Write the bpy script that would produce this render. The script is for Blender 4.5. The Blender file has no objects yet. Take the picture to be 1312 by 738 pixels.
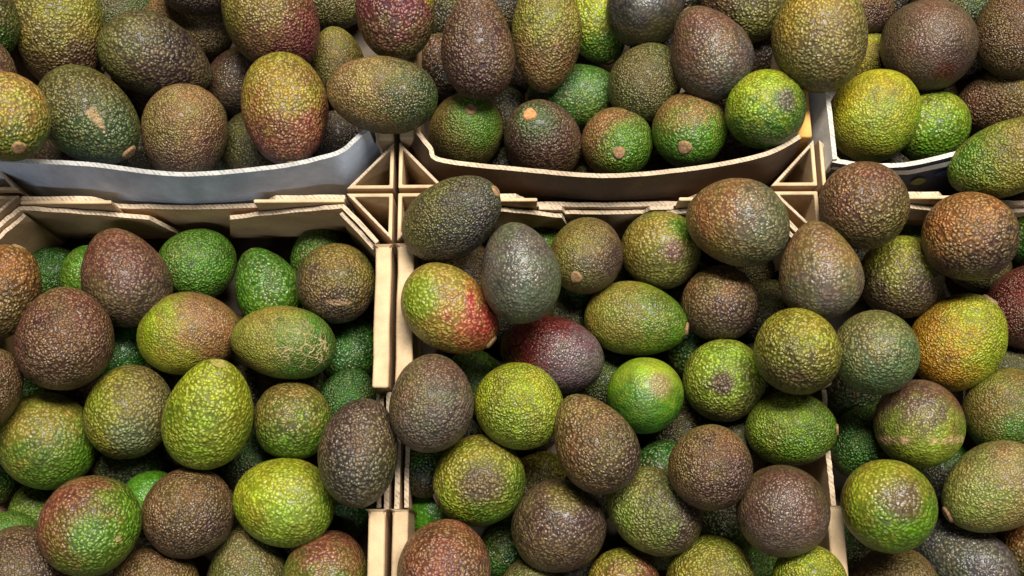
import bpy, math, random
import numpy as np
from mathutils import Matrix, Vector

# ------------------------------------------------------------------ camera, world, lamps, exposure
CAM_MATRIX = [[0.999964, 0.005662, -0.006372, 0.076983], [-0.007066, 0.968683, -0.248199, -0.251591], [0.004767, 0.248235, 0.968688, 0.803531]]
CAM_LENS = 37.043
scene = bpy.context.scene
col = scene.collection
cam_data = bpy.data.cameras.new('camera')
cam_data.lens = CAM_LENS
cam_data.sensor_width = 36.0
cam_data.clip_start = 0.01
cam_data.clip_end = 50.0
cam = bpy.data.objects.new('camera', cam_data)
col.objects.link(cam)
cam.matrix_world = Matrix([CAM_MATRIX[0], CAM_MATRIX[1], CAM_MATRIX[2], [0, 0, 0, 1]])
scene.camera = cam

world = bpy.data.worlds.new('World')
scene.world = world
world.use_nodes = True
bg = world.node_tree.nodes['Background']
bg.inputs[0].default_value = (1.0, 0.95, 0.88, 1)
bg.inputs[1].default_value = 0.008

def strip_lamp(name, loc, target, sx, sy, power, colour):
    d = bpy.data.lights.new(name, 'AREA')
    d.shape = 'RECTANGLE'; d.size = sx; d.size_y = sy; d.energy = power; d.color = colour
    o = bpy.data.objects.new(name, d)
    o.location = loc
    o.rotation_euler = (Vector(target) - Vector(loc)).to_track_quat('-Z', 'Y').to_euler()
    col.objects.link(o)
    return o
# shop ceiling: two rows of tubes over the display and a spot row behind the viewer's head
strip_lamp('ceiling_lamp', (0.30, 0.55, 1.9), (0.15, -0.05, 0), 1.2, 0.40, 108, (1.0, 0.965, 0.90))
strip_lamp('ceiling_lamp', (0.70, 1.30, 1.6), (0.1, 0, 0), 1.2, 0.15, 20, (1.0, 0.86, 0.60))
strip_lamp('ceiling_lamp', (-0.1, -1.4, 1.8), (0.1, 0, 0.05), 1.2, 0.12, 14, (0.90, 0.95, 1.0))

scene.view_settings.view_transform = 'Standard'
scene.view_settings.look = 'None'
scene.view_settings.exposure = 0.0
scene.view_settings.gamma = 1.0
scene.cycles.max_bounces = 3

# ------------------------------------------------------------------ helpers
def lin(c):
    return tuple(((v / 255) / 12.92 if v / 255 <= 0.04045 else ((v / 255 + 0.055) / 1.055) ** 2.4) for v in c)

def new_mat(name):
    m = bpy.data.materials.new(name); m.use_nodes = True
    nt = m.node_tree
    return m, nt, nt.nodes['Principled BSDF']

class N:
    """Small wrapper to wire shader nodes."""
    def __init__(s, nt): s.nt = nt
    def __call__(s, kind, ins=None, **props):
        n = s.nt.nodes.new(kind)
        for k, v in props.items(): setattr(n, k, v)
        for k, v in (ins or {}).items():
            if isinstance(v, bpy.types.NodeSocket): s.nt.links.new(v, n.inputs[k])
            else: n.inputs[k].default_value = v
        return n
    def math(s, op, a, b=0.0, clamp=False):
        n = s('ShaderNodeMath', {0: a, 1: b}, operation=op); n.use_clamp = clamp
        return n.outputs[0]
    def ramp(s, v, lo, hi, a=0.0, b=1.0):
        n = s('ShaderNodeMapRange', {'Value': v, 'From Min': lo, 'From Max': hi, 'To Min': a, 'To Max': b}, interpolation_type='SMOOTHSTEP')
        return n.outputs[0]
    def mix(s, f, a, b, blend='MIX'):
        n = s('ShaderNodeMix', {0: f}, data_type='RGBA', blend_type=blend)
        for sock, v in ((n.inputs[6], a), (n.inputs[7], b)):
            if isinstance(v, bpy.types.NodeSocket): s.nt.links.new(v, sock)
            else: sock.default_value = v
        return n.outputs[2]

def skin_material():
    m, nt, b = new_mat('avocado_skin'); n = N(nt)
    tc = n('ShaderNodeTexCoord'); oi = n('ShaderNodeObjectInfo')
    off = n.math('MULTIPLY', oi.outputs['Random'], 3.7)
    size = n.ramp(n.math('FRACT', n.math('MULTIPLY', oi.outputs['Random'], 57.3)), 0.0, 1.0, 0.76, 1.15)
    sc0 = n('ShaderNodeVectorMath', {0: tc.outputs['Object'], 'Scale': size}, operation='SCALE').outputs[0]
    co = n('ShaderNodeVectorMath', {0: sc0, 1: off}, operation='ADD').outputs[0]
    wob = n('ShaderNodeTexNoise', {'Vector': co, 'Scale': 300.0, 'Detail': 0.0})
    wv = n('ShaderNodeVectorMath', {0: wob.outputs['Color'], 1: (0.0018, 0.0018, 0.0018)}, operation='MULTIPLY').outputs[0]
    cd = n('ShaderNodeVectorMath', {0: co, 1: wv}, operation='ADD').outputs[0]
    skin = n('ShaderNodeAttribute', attribute_name='skin'); tr = n('ShaderNodeAttribute', attribute_name='traits')
    sep = n('ShaderNodeSeparateColor', {0: tr.outputs['Color']})
    peb, gloss, net = sep.outputs[0], sep.outputs[1], sep.outputs[2]
    scar = skin.outputs['Alpha']
    vor = n('ShaderNodeTexVoronoi', {'Vector': cd, 'Scale': 560.0, 'Randomness': 1.0}, feature='F1')
    h = n.ramp(vor.outputs['Distance'], 0.05, 0.80, 1.0, 0.0)
    fine = n('ShaderNodeTexNoise', {'Vector': co, 'Scale': 1100.0, 'Detail': 1.0}).outputs['Fac']
    c1 = skin.outputs['Color']
    valley = n.mix(1.0, c1, (0.46, 0.38, 0.38, 1), 'MULTIPLY')
    tip = n.mix(0.08, n.mix(1.0, c1, (1.30, 1.26, 1.12, 1), 'MULTIPLY'), (0.42, 0.31, 0.11, 1))
    cell = n('ShaderNodeSeparateColor', {0: vor.outputs['Color']})
    tip = n.mix(n.ramp(cell.outputs[0], 0.45, 1.0, 0.0, 0.17), tip, (0.36, 0.265, 0.075, 1))
    tip = n.mix(n.ramp(cell.outputs[1], 0.5, 1.0, 0.0, 0.45), tip, n.mix(1.0, tip, (0.50, 0.48, 0.52, 1), 'MULTIPLY'))
    hp = n.math('MULTIPLY', n.math('ADD', n.math('MULTIPLY', fine, 0.7), -0.35), 1.0)
    hc = n.math('ADD', h, hp, True)
    rough_c = n.mix(hc, valley, tip)
    amt = n.ramp(peb, 0.0, 0.9, 0.15, 1.0)
    c2 = n.mix(amt, n.mix(1.0, c1, (0.95, 0.95, 0.95, 1), 'MULTIPLY'), rough_c)
    # healed marks: corky scar and net of fine cracks
    sc = n.math('MULTIPLY', scar, n.ramp(fine, 0.30, 0.50, 0.2, 1.0))
    c3 = n.mix(sc, c2, (0.34, 0.21, 0.11, 1))
    cr = n('ShaderNodeTexVoronoi', {'Vector': cd, 'Scale': 105.0}, feature='DISTANCE_TO_EDGE')
    nl = n.math('MULTIPLY', n.ramp(cr.outputs['Distance'], 0.015, 0.06, 1.0, 0.0), net)
    c4 = n.mix(nl, c3, (0.33, 0.24, 0.12, 1))
    nt.links.new(c4, b.inputs['Base Color'])
    r0 = n.math('MULTIPLY_ADD', gloss, -0.42); nt.nodes[-1].inputs[2].default_value = 0.60
    r1 = n.math('ADD', r0, n.math('MULTIPLY', scar, 0.25), True)
    r2 = n.math('ADD', r1, n.math('MULTIPLY', n.math('SUBTRACT', fine, 0.5), 0.25), True)
    nt.links.new(r2, b.inputs['Roughness'])
    b.inputs['Specular IOR Level'].default_value = 0.36
    hh = n.math('ADD', n.math('MULTIPLY', h, n.ramp(peb, 0.0, 1.2, 0.22, 1.15)), n.math('MULTIPLY', fine, 0.26))
    hh = n.math('ADD', hh, n.math('MULTIPLY', nl, 0.5))
    bump = n('ShaderNodeBump', {'Height': hh, 'Strength': 1.0, 'Distance': 0.00080})
    nt.links.new(bump.outputs[0], b.inputs['Normal'])
    return m

def stem_material(key, rgb):
    m, nt, b = new_mat('stem_' + key); n = N(nt)
    tc = n('ShaderNodeTexCoord')
    a = n('ShaderNodeTexNoise', {'Vector': tc.outputs['Object'], 'Scale': 600.0, 'Detail': 3.0}).outputs['Fac']
    c = n.mix(n.ramp(a, 0.35, 0.7), tuple(0.55 * v for v in rgb) + (1,), tuple(1.15 * v for v in rgb) + (1,))
    nt.links.new(c, b.inputs['Base Color']); b.inputs['Roughness'].default_value = 0.8
    bump = n('ShaderNodeBump', {'Height': a, 'Strength': 0.8, 'Distance': 0.0006})
    nt.links.new(bump.outputs[0], b.inputs['Normal'])
    return m

def card_material(name, rgb, rough=0.75, edge=False, fibres=0.12):
    m, nt, b = new_mat(name); n = N(nt)
    tc = n('ShaderNodeTexCoord'); co = tc.outputs['Object']
    big = n('ShaderNodeTexNoise', {'Vector': co, 'Scale': 22.0, 'Detail': 6.0, 'Roughness': 0.65}).outputs['Fac']
    fib = n('ShaderNodeTexNoise', {'Vector': n('ShaderNodeMapping', {'Vector': co, 'Scale': (1, 1, 0.2)}).outputs[0], 'Scale': 1500.0, 'Detail': 2.0}).outputs['Fac']
    v = n.math('ADD', n.ramp(big, 0.28, 0.72, 0.62, 1.15), n.math('MULTIPLY', n.math('SUBTRACT', fib, 0.5), fibres * 2))
    c = n.mix(1.0, tuple(rgb) + (1,), n('ShaderNodeCombineColor', {0: v, 1: v, 2: v}).outputs[0], 'MULTIPLY')
    hgt = fib
    if edge:
        sx = n('ShaderNodeSeparateXYZ', {0: co})
        s = n.math('ADD', sx.outputs[0], sx.outputs[1])
        wig = n.math('ADD', n.math('MULTIPLY', n.math('SINE', n.math('MULTIPLY', s, 1900.0)), 0.5), 0.5)
        spk = n('ShaderNodeTexNoise', {'Vector': co, 'Scale': 420.0, 'Detail': 2.0}).outputs['Fac']
        dk = n.math('MULTIPLY', n.ramp(wig, 0.25, 0.8), n.ramp(spk, 0.40, 0.62, 0.08, 0.62))
        c = n.mix(dk, c, tuple(0.30 * q for q in rgb) + (1,))
        hgt = n.math('SUBTRACT', fib, dk)
    nt.links.new(c, b.inputs['Base Color'])
    b.inputs['Roughness'].default_value = rough
    b.inputs['Specular IOR Level'].default_value = 0.3
    bump = n('ShaderNodeBump', {'Height': hgt, 'Strength': 0.5, 'Distance': 0.0005})
    nt.links.new(bump.outputs[0], b.inputs['Normal'])
    return m

MAT = {
    'kraft': card_material('kraft_card', (0.42, 0.275, 0.15)),
    'kraft_base_shaded': card_material('kraft_card_base_shaded', (0.10, 0.075, 0.052)),  # base card darkened: shade of the gaps put into its colour
    'kraft_pale': card_material('kraft_card_pale', (0.45, 0.32, 0.185)),
    'edge': card_material('corrugated_edge', (0.46, 0.35, 0.24), edge=True),
    'blue': card_material('blue_grey_card', (0.50, 0.57, 0.69), 0.5),
    'blue_edge': card_material('blue_card_edge', (0.40, 0.39, 0.37), edge=True),
    'white': card_material('white_card', (0.55, 0.53, 0.50), 0.55),
    'white_edge': card_material('white_card_edge', (0.50, 0.45, 0.38), edge=True),
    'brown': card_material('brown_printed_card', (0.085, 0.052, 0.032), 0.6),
    'navy': card_material('navy_printed_card', (0.025, 0.03, 0.055), 0.5),
    'amber': card_material('lit_tan_card', (0.50, 0.26, 0.06)),  # tan card with the warm light on it put into the colour
    'print_blue': card_material('blue_print', (0.03, 0.05, 0.11), 0.5),
    'print_yellow': card_material('yellow_print', (0.10, 0.11, 0.02), 0.5),
    'print_purple': card_material('purple_print', (0.16, 0.06, 0.11), 0.6),
    'shelf': card_material('dark_shelf', (0.03, 0.028, 0.026), 0.6),
    'skin': skin_material(),
}

def mesh_obj(name, verts, faces, mats, parent=None, idx=None, smooth=False):
    me = bpy.data.meshes.new(name)
    me.from_pydata([tuple(v) for v in verts], [], faces)
    for q in mats: me.materials.append(MAT[q] if isinstance(q, str) else q)
    if idx: me.polygons.foreach_set('material_index', idx)
    if smooth: me.polygons.foreach_set('use_smooth', [True] * len(me.polygons))
    me.update()
    o = bpy.data.objects.new(name, me)
    col.objects.link(o)
    if parent: o.parent = parent
    return o

def tag(o, label, cat, group=None, kind=None):
    o['label'] = label
    if cat: o['category'] = cat
    if group: o['group'] = group
    if kind: o['kind'] = kind

# ------------------------------------------------------------------ the surface under the crates
def slab(name, x0, x1, y0, y1, z0, z1, mats, parent=None, top=None):
    v = [(x, y, z) for z in (z0, z1) for y in (y0, y1) for x in (x0, x1)]
    f = [(0, 2, 3, 1), (4, 5, 7, 6), (0, 1, 5, 4), (2, 6, 7, 3), (0, 4, 6, 2), (1, 3, 7, 5)]
    return mesh_obj(name, v, f, mats, parent, [0, len(mats) - 1, 0, 0, 0, 0])
shelf = slab('display_shelf', -1.2, 1.5, -1.0, 1.0, -0.03, -0.002, ['shelf'])
tag(shelf, 'dark shelf board under the crates', 'shelf', kind='structure')

# ------------------------------------------------------------------ crates
def bent_panel(name, path, thick, mats, parent, side=1, jitter=0.0, seed=0, spline=False):
    """Card sheet: path is a list of (top, *lower) columns; thickened sideways; top edge gets the last material."""
    rng = random.Random(seed)
    cols = []
    sub = 5
    P = [[Vector(q) for q in c] for c in path]
    if spline: sub = 8
    for i in range(len(P) - 1):
        for s in range(sub):
            t = s / sub
            if spline:
                A, B, C, D = (P[max(i - 1, 0)], P[i], P[i + 1], P[min(i + 2, len(P) - 1)])
                cols.append([0.5 * (2 * b + (c - a) * t + (2 * a - 5 * b + 4 * c - d) * t * t + (3 * b - a - 3 * c + d) * t ** 3) for a, b, c, d in zip(A, B, C, D)])
            else:
                cols.append([a.lerp(b, t) for a, b in zip(P[i], P[i + 1])])
    cols.append(P[-1])
    rows = len(cols[0]); nc = len(cols)
    for c in cols:
        c[0].z += rng.uniform(-jitter, jitter)
    v, nrm = [], []
    for i, c in enumerate(cols):
        a = cols[max(i - 1, 0)][0]; b = cols[min(i + 1, nc - 1)][0]
        d = Vector((b.x - a.x, b.y - a.y, 0)).normalized()
        nrm.append(Vector((-d.y, d.x, 0)) * side * thick)
    for i, c in enumerate(cols):
        for q in c: v.append(q)
        for q in c: v.append(q + nrm[i])
    F, I = [], []
    st = 2 * rows
    for i in range(nc - 1):
        o, p = i * st, (i + 1) * st
        for r in range(rows - 1):
            F.append((o + r, o + r + 1, p + r + 1, p + r)); I.append(0)
            F.append((o + rows + r, p + rows + r, p + rows + r + 1, o + rows + r + 1)); I.append(1 if len(mats) > 2 else 0)
        F.append((o, p, p + rows, o + rows)); I.append(len(mats) - 1)
        F.append((o + rows - 1, o + 2 * rows - 1, p + 2 * rows - 1, p + rows - 1)); I.append(0)
    for o in (0, (nc - 1) * st):
        for r in range(rows - 1):
            F.append((o + r, o + rows + r, o + rows + r + 1, o + r + 1)); I.append(len(mats) - 1)
    o = mesh_obj(name, v, F, mats, parent, I, smooth=spline)
    if spline: o.data.set_sharp_from_angle(angle=math.radians(40))
    return o

def prism_ring(name, outer, inner, z0, z1, mats, parent):
    n = len(outer)
    v = [(x, y, z) for z in (z0, z1) for ring in (outer, inner) for x, y in ring]
    F, I = [], []
    for i in range(n):
        j = (i + 1) % n
        F.append((i, j, 2 * n + j, 2 * n + i)); I.append(0)
        F.append((n + j, n + i, 3 * n + i, 3 * n + j)); I.append(1)  # inner faces take the paler card: lit insides put into the colour
        F.append((2 * n + i, 2 * n + j, 3 * n + j, 3 * n + i)); I.append(2 if i == 1 else 1)
        F.append((i, n + i, n + j, j)); I.append(0)
    return mesh_obj(name, v, F, mats, parent, I)

CW, CL, CH, TH, G = 0.30, 0.36, 0.100, 0.0042, 0.0018

def crate(label, x0, y0, upper, key):
    rng = random.Random(hash_key(key))
    e = bpy.data.objects.new('cardboard_crate', None)
    e.empty_display_size = 0.05
    e.location = (x0 + CW / 2, y0 + CL / 2, 0)
    col.objects.link(e)
    tag(e, label, 'crate', 'open cardboard fruit crates')
    ox, oy = -CW / 2, -CL / 2
    side_face = 'kraft'
    slab('base', ox + G, ox + CW - G, oy + G, oy + CL - G, 0.0, 0.004, ['kraft_base_shaded'], e)
    # corner posts: hollow triangles, ends of the card showing on top
    a, bb = 0.035, 0.037
    for sx in (0, 1):
        for sy in (0, 1):
            def P(x, y): return (ox + (CW - x if sx else x), oy + (CL - y if sy else y))
            zt = CH + rng.uniform(-0.0015, 0.001)
            o_ = [P(G, G), P(a, G), P(G, bb)]
            t = TH * 0.66
            i_ = [P(G + t, G + t), P(a - t * 2.2, G + t), P(G + t, bb - t * 2.2)]
            if sx ^ sy: o_, i_ = [o_[0], o_[2], o_[1]], [i_[0], i_[2], i_[1]]
            po = prism_ring('corner_post', o_, i_, 0.0045, zt, ['kraft', 'kraft_pale', 'edge'], e)
            bv = po.modifiers.new('soft', 'BEVEL'); bv.width = 0.0009; bv.segments = 2
    # long sides: low outer sheet with a notch, and two broad folded rims
    for sx in (0, 1):
        def X(x): return ox + (CW - x if sx else x)
        def pth(y, z): return ((X(G), oy + y, z), (X(G), oy + y, 0.0045))
        amber = (key == 'T2' and sx == 1)
        white = (key == 'T3' and sx == 0)
        fm = 'amber' if amber else 'white' if white else 'kraft'
        nz = 0.083
        thin = (key == 'L3' and sx == 0)
        if thin: path = [pth(y, .045 + .002 * math.sin(y * 50)) for y in (bb + .001, .09, .14, .18, .22, .27, CL - bb - .001)]
        else: path = [pth(.1405, nz), pth(.16, nz - .001), pth(.18, nz - .003), pth(.20, nz - .002), pth(.2195, nz)]
        bent_panel('side_wall', path, TH * .8, [fm, 'edge'], e, side=(1 if sx else -1), jitter=0.0008, seed=rng.random())
        for (ya, yb) in ((bb + .002, .140), (.220, CL - bb - .002)):
            if (key == 'T3' and sx == 0) or thin: continue
            w_ = 0.0128 + rng.uniform(-.0006, .0006)
            xa, xb = sorted((X(G), X(w_)))
            zt = CH - rng.uniform(0, .0015)
            ys = [ya + (yb - ya) * q / 5 for q in range(6)]
            path = [((X(G + rng.uniform(0, .0006)), oy + y, zt + rng.uniform(-.0009, .0006)), (X(G), oy + y, .0045)) for y in ys]
            o = bent_panel('side_rim', path, w_ - G, ['kraft', 'amber' if amber and ya < .1 else 'kraft_pale'], e, side=(1 if sx else -1), jitter=0.00015, seed=rng.random())
            bv = o.modifiers.new('soft', 'BEVEL'); bv.width = 0.0018; bv.segments = 3
        # inner liner sheet that shows its ragged edge in the notch
        if (key == 'L2' and sx == 1) or thin: continue
        path = [pth(y, nz - .008 + .003 * math.sin(y * 90)) for y in (.142, .16, .18, .20, .218)]
        path = [(tuple(Vector(p) + Vector(((-.006 if sx else .006), 0, 0))), tuple(Vector(q) + Vector(((-.006 if sx else .006), 0, 0)))) for p, q in path]
        bent_panel('notch_liner', path, TH * .7, ['kraft', 'edge'], e, side=(1 if sx else -1), jitter=0.0006, seed=rng.random())
    # short sides
    for sy in (0, 1):
        if upper and sy == 0: continue
        def Y(y): return oy + (CL - y if sy else y)
        def col_(x, z, y=G): return ((ox + x, Y(y), z), (ox + x, Y(y), 0.0045))
        s_ = -1 if sy else 1
        mz = 0.080
        path = [col_(a + .001, CH - .003), col_(.085, CH - .003), col_(.098, mz), col_(.15, mz - .003), col_(.202, mz), col_(.215, CH - .003), col_(CW - a - .001, CH - .003)]
        bent_panel('end_wall', path, TH * .8, ['kraft', 'edge'], e, side=s_, jitter=0.0008, seed=rng.random())
        for xa, xb, k in ((a + .001, .100, 0), (CW - .100, CW - a - .001, 1)):
            ya, yb = sorted((Y(G + TH * .8 + .0003), Y(.0082)))
            o = slab('end_rim', ox + xa, ox + xb, ya, yb, 0.06, CH + rng.uniform(-.001, .0005), ['kraft', 'kraft_pale'], e)
            bv = o.modifiers.new('soft', 'BEVEL'); bv.width = 0.001; bv.segments = 2
        path = [((ox + x, Y(.0062), z), (ox + x, Y(.0062), 0.0045)) for x, z in ((.1015, mz + .004), (.118, mz + .003), (.121, mz - .006), (.15, mz - .008), (.178, mz - .006), (.182, mz + .002), (.1985, mz + .003))]
        if key != 'L1': bent_panel('end_lining', path, TH * .7, ['kraft', 'edge'], e, side=s_, jitter=0.0005, seed=rng.random())
        # tucked inner flaps: across the corner and then along the end wall, cut off at a slant
        for sx in (0, 1):
            def Q(x, y, z): return (ox + (CW - x if sx else x), Y(y), z)
            r1 = rng.uniform(-.006, .006)
            pts = [(.0135, .0385, CH - .001), (.026, .0245, CH), (.0375, .0125, CH - .001), (.060, .0122, CH - .007), (.090, .0126, CH - .014), (.122 + r1, .0135, CH - .022)]
            path = [(Q(x, y, z), Q(x + (.012 if i == 5 else 0), y - .001, 0.03)) for i, (x, y, z) in enumerate(pts)]
            bent_panel('corner_flap', path, TH * .75, ['kraft', 'edge'], e, side=(1 if sx ^ sy else -1), jitter=0.0008, seed=rng.random())
            path = [(Q(x + .0022, y + .0032, z - .004), Q(x + .0022, y + .0032, 0.03)) for i, (x, y, z) in enumerate(pts[:3])]
            bent_panel('corner_lining', path, TH * .7, ['kraft', 'edge'], e, side=(1 if sx ^ sy else -1), jitter=0.0008, seed=rng.random())
    if upper:
        o3 = Vector(e.location)
        def sheet(name, cols, mats, th=.0032):
            path = []
            for t, b in cols:
                t = Vector(t) - o3; b = Vector(b) - o3
                low = Vector((b.x, b.y + .004, 0.012))
                m1 = t.lerp(b, .5) + Vector((0, -.0015, 0))
                path.append((tuple(t), tuple(m1), tuple(b), tuple(low)))
            return bent_panel(name, path, th, mats, e, side=1, jitter=0.0003, seed=3, spline=True)
        if key == 'T1': sheet('front_panel', SHEETS['T1_front'], ['blue', 'blue_edge'])
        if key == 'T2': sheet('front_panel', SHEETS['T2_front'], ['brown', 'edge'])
        if key == 'T3':
            sheet('front_panel', SHEETS['T3_front'], ['navy', 'white_edge'])
            def printed(name, u0, u1, v0, v1, mat, shape=None, nu=12, nv=4):
                cs = SHEETS['T3_front']; v = []
                def at(u, w):
                    i = min(int(u), len(cs) - 2); t = u - i
                    tp = Vector(cs[i][0]).lerp(Vector(cs[i + 1][0]), t); bt = Vector(cs[i][1]).lerp(Vector(cs[i + 1][1]), t)
                    return tp.lerp(bt, w) - o3 + Vector((0, -.0030, -.0004))
                for a in range(nu + 1):
                    for b in range(nv + 1):
                        fa, fb = a / nu, b / nv
                        if shape == 'leaf': fb = .5 + (fb - .5) * math.sin(math.pi * (.06 + .88 * fa))
                        v.append(at(u0 + (u1 - u0) * fa, v0 + (v1 - v0) * fb))
                F = [(a * (nv + 1) + b, (a + 1) * (nv + 1) + b, (a + 1) * (nv + 1) + b + 1, a * (nv + 1) + b + 1) for a in range(nu) for b in range(nv)]
                return mesh_obj(name, v, F, [mat], e)
            printed('printed_stripe', .02, 4.9, .0, .13, 'white', nu=40)
            printed('printed_leaf', 2.02, 2.30, .30, .52, 'print_yellow', 'leaf')
            printed('printed_leaf', 2.45, 2.95, .22, .40, 'print_blue', 'leaf')
            printed('printed_leaf', 3.0, 3.4, .24, .46, 'print_blue', 'leaf')
            sheet('white_side_panel', SHEETS['T3_side'], ['white', 'white_edge'])
    return e

def hash_key(k): return sum(ord(c) * (i + 3) * 17 for i, c in enumerate(k))

SHEETS = {
    'T1_front': [((-0.3114, 0.0237, 0.116), (-0.3222, 0.0148, 0.084)), ((-0.2728, 0.0171, 0.116), (-0.296, 0.0164, 0.066)), ((-0.2131, 0.0134, 0.116), (-0.2317, 0.0063, 0.066)), ((-0.1478, 0.0056, 0.116), (-0.1624, -0.0001, 0.066)), ((-0.0834, 0.0104, 0.116), (-0.0937, 0.0031, 0.066)), ((-0.0512, 0.0171, 0.116), (-0.0584, 0.0115, 0.066)), ((-0.0351, 0.0228, 0.116), (-0.0385, 0.0121, 0.084)), ((-0.0246, 0.0327, 0.116), (-0.0253, 0.024, 0.084)), ((-0.0177, 0.0391, 0.116), (-0.0143, 0.0373, 0.084))],
    'T2_front': [((0.0146, 0.0391, 0.11), (0.0071, 0.0392, 0.082)), ((0.023, 0.0279, 0.11), (0.0182, 0.021, 0.082)), ((0.0324, 0.0173, 0.11), (0.0302, 0.0166, 0.064)), ((0.0898, 0.01, 0.11), (0.0904, 0.0077, 0.064)), ((0.1443, 0.0051, 0.11), (0.1481, 0.0013, 0.064)), ((0.1935, 0.0083, 0.11), (0.2003, 0.0034, 0.064)), ((0.2376, 0.015, 0.11), (0.2469, 0.0093, 0.064)), ((0.2656, 0.0225, 0.11), (0.2695, 0.0136, 0.082)), ((0.2868, 0.0342, 0.11), (0.2866, 0.0286, 0.082))],
    'T3_front': [((0.3068, 0.0159, 0.11), (0.3076, 0.0129, 0.08)), ((0.3307, 0.0122, 0.11), (0.3463, 0.0095, 0.062)), ((0.3609, 0.0127, 0.11), (0.3781, 0.0069, 0.062)), ((0.4004, 0.0218, 0.11), (0.4196, 0.0128, 0.062)), ((0.444, 0.0316, 0.11), (0.456, 0.0133, 0.08)), ((0.494, 0.0402, 0.11), (0.5076, 0.0222, 0.08))],
    'T3_side': [((0.3045, 0.1038, 0.112), (0.3018, 0.1149, 0.088)), ((0.3058, 0.0642, 0.112), (0.3031, 0.0721, 0.088)), ((0.3069, 0.0174, 0.112), (0.3035, 0.0124, 0.088))],
}
crate('crate with a blue grey front rim bulging outward', -0.30, 0.0, True, 'T1')
crate('brown crate with a sagging front rim below a row of stem end avocados', 0.0, 0.0, True, 'T2')
crate('crate with a white side wall and a dark printed front', 0.30, 0.0, True, 'T3')
crate('crate with its tucked back flaps showing behind green avocados', -0.30, -0.36, False, 'L1')
crate('brown crate between two dividers, below the sagging brown rim', 0.0, -0.36, False, 'L2')
crate('crate below the dark printed front, holding the scratched avocado', 0.30, -0.36, False, 'L3')

# ------------------------------------------------------------------ avocados
PAL = {
    'A': (158, 106, 62), 'A2': (136, 114, 62), 'A3': (120, 84, 46), 'A4': (150, 112, 34),
    'B': (78, 56, 47), 'B2': (94, 62, 50), 'B3': (116, 88, 56), 'B4': (82, 66, 52), 'B5': (100, 78, 52),
    'G': (64, 110, 30), 'G1': (58, 104, 32), 'G2': (72, 108, 30), 'G3': (84, 125, 52), 'G4': (112, 132, 44), 'G5': (104, 114, 56),
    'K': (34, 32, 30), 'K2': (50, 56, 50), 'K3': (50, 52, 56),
    'L': (132, 144, 42), 'L2': (112, 134, 42), 'L3': (118, 120, 42), 'L4': (108, 138, 46),
    'N': (118, 98, 64), 'N2': (98, 78, 50), 'N3': (116, 104, 66),
    'O': (100, 92, 44), 'O2': (114, 112, 48), 'O3': (124, 114, 50),
    'P': (66, 46, 48), 'P2': (98, 48, 58), 'P3': (64, 52, 50), 'P4': (98, 72, 68),
    'R': (132, 38, 44), 'R2': (122, 70, 62), 'R3': (72, 36, 30), 'R4': (110, 68, 52), 'R5': (84, 44, 42),
    'S': (66, 66, 68), 'S2': (74, 70, 66), 'S3': (74, 70, 66), 'S4': (84, 74, 80), 'S5': (80, 68, 62),
    'T': (48, 66, 40), 'T2': (84, 98, 66), 'T3': (68, 76, 62), 'T4': (66, 92, 60),
    'Y': (146, 142, 42), 'Y2': (122, 114, 46), 'Y3': (180, 150, 60),
    'b': (66, 48, 40), 'b2': (80, 58, 42), 'g': (28, 76, 24), 'g2': (52, 92, 30),
    'o': (62, 62, 32), 'o2': (78, 78, 42), 'o3': (92, 90, 54), 'o4': (78, 70, 44), 'p': (50, 38, 42), 'r': (78, 22, 26),
}
PALV = {k: np.array(lin(v)) for k, v in PAL.items()}
STEMS = {}
def stem_mat(k):
    if k not in STEMS: STEMS[k] = stem_material(k, tuple(PALV[k] * 1.25))
    return STEMS[k]

def smooth(x, a, b):
    t = np.clip((x - a) / (b - a), 0, 1); return t * t * (3 - 2 * t)

def lumps(rng, p, scale, n=10):
    """cheap smooth random field on points p (unit-ish), about -1..1"""
    s = np.zeros(len(p))
    for _ in range(n):
        d = rng.normal(size=3); d *= scale * rng.uniform(.6, 1.4) / np.linalg.norm(d)
        s += np.sin(p @ d + rng.uniform(0, 6.28))
    return s / math.sqrt(n)

def frame(ax):
    ax = np.array(ax, float); ax /= np.linalg.norm(ax)
    r = np.array([0, 0, 1.0]) if abs(ax[2]) < .9 else np.array([1.0, 0, 0])
    u = np.cross(r, ax); u /= np.linalg.norm(u)
    return u, np.cross(ax, u), ax

FACES = {}
def grid_faces(nu, nv):
    if (nu, nv) not in FACES:
        f = []
        for j in range(nv - 2):
            for i in range(nu):
                k = (i + 1) % nu
                f.append((1 + j * nu + i, 1 + j * nu + k, 1 + (j + 1) * nu + k, 1 + (j + 1) * nu + i))
        last = 1 + (nv - 1) * nu
        for i in range(nu):
            k = (i + 1) % nu
            f.append((0, 1 + k, 1 + i))
            f.append((last, 1 + (nv - 2) * nu + i, 1 + (nv - 2) * nu + k))
        FACES[(nu, nv)] = f
    return FACES[(nu, nv)]

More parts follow.
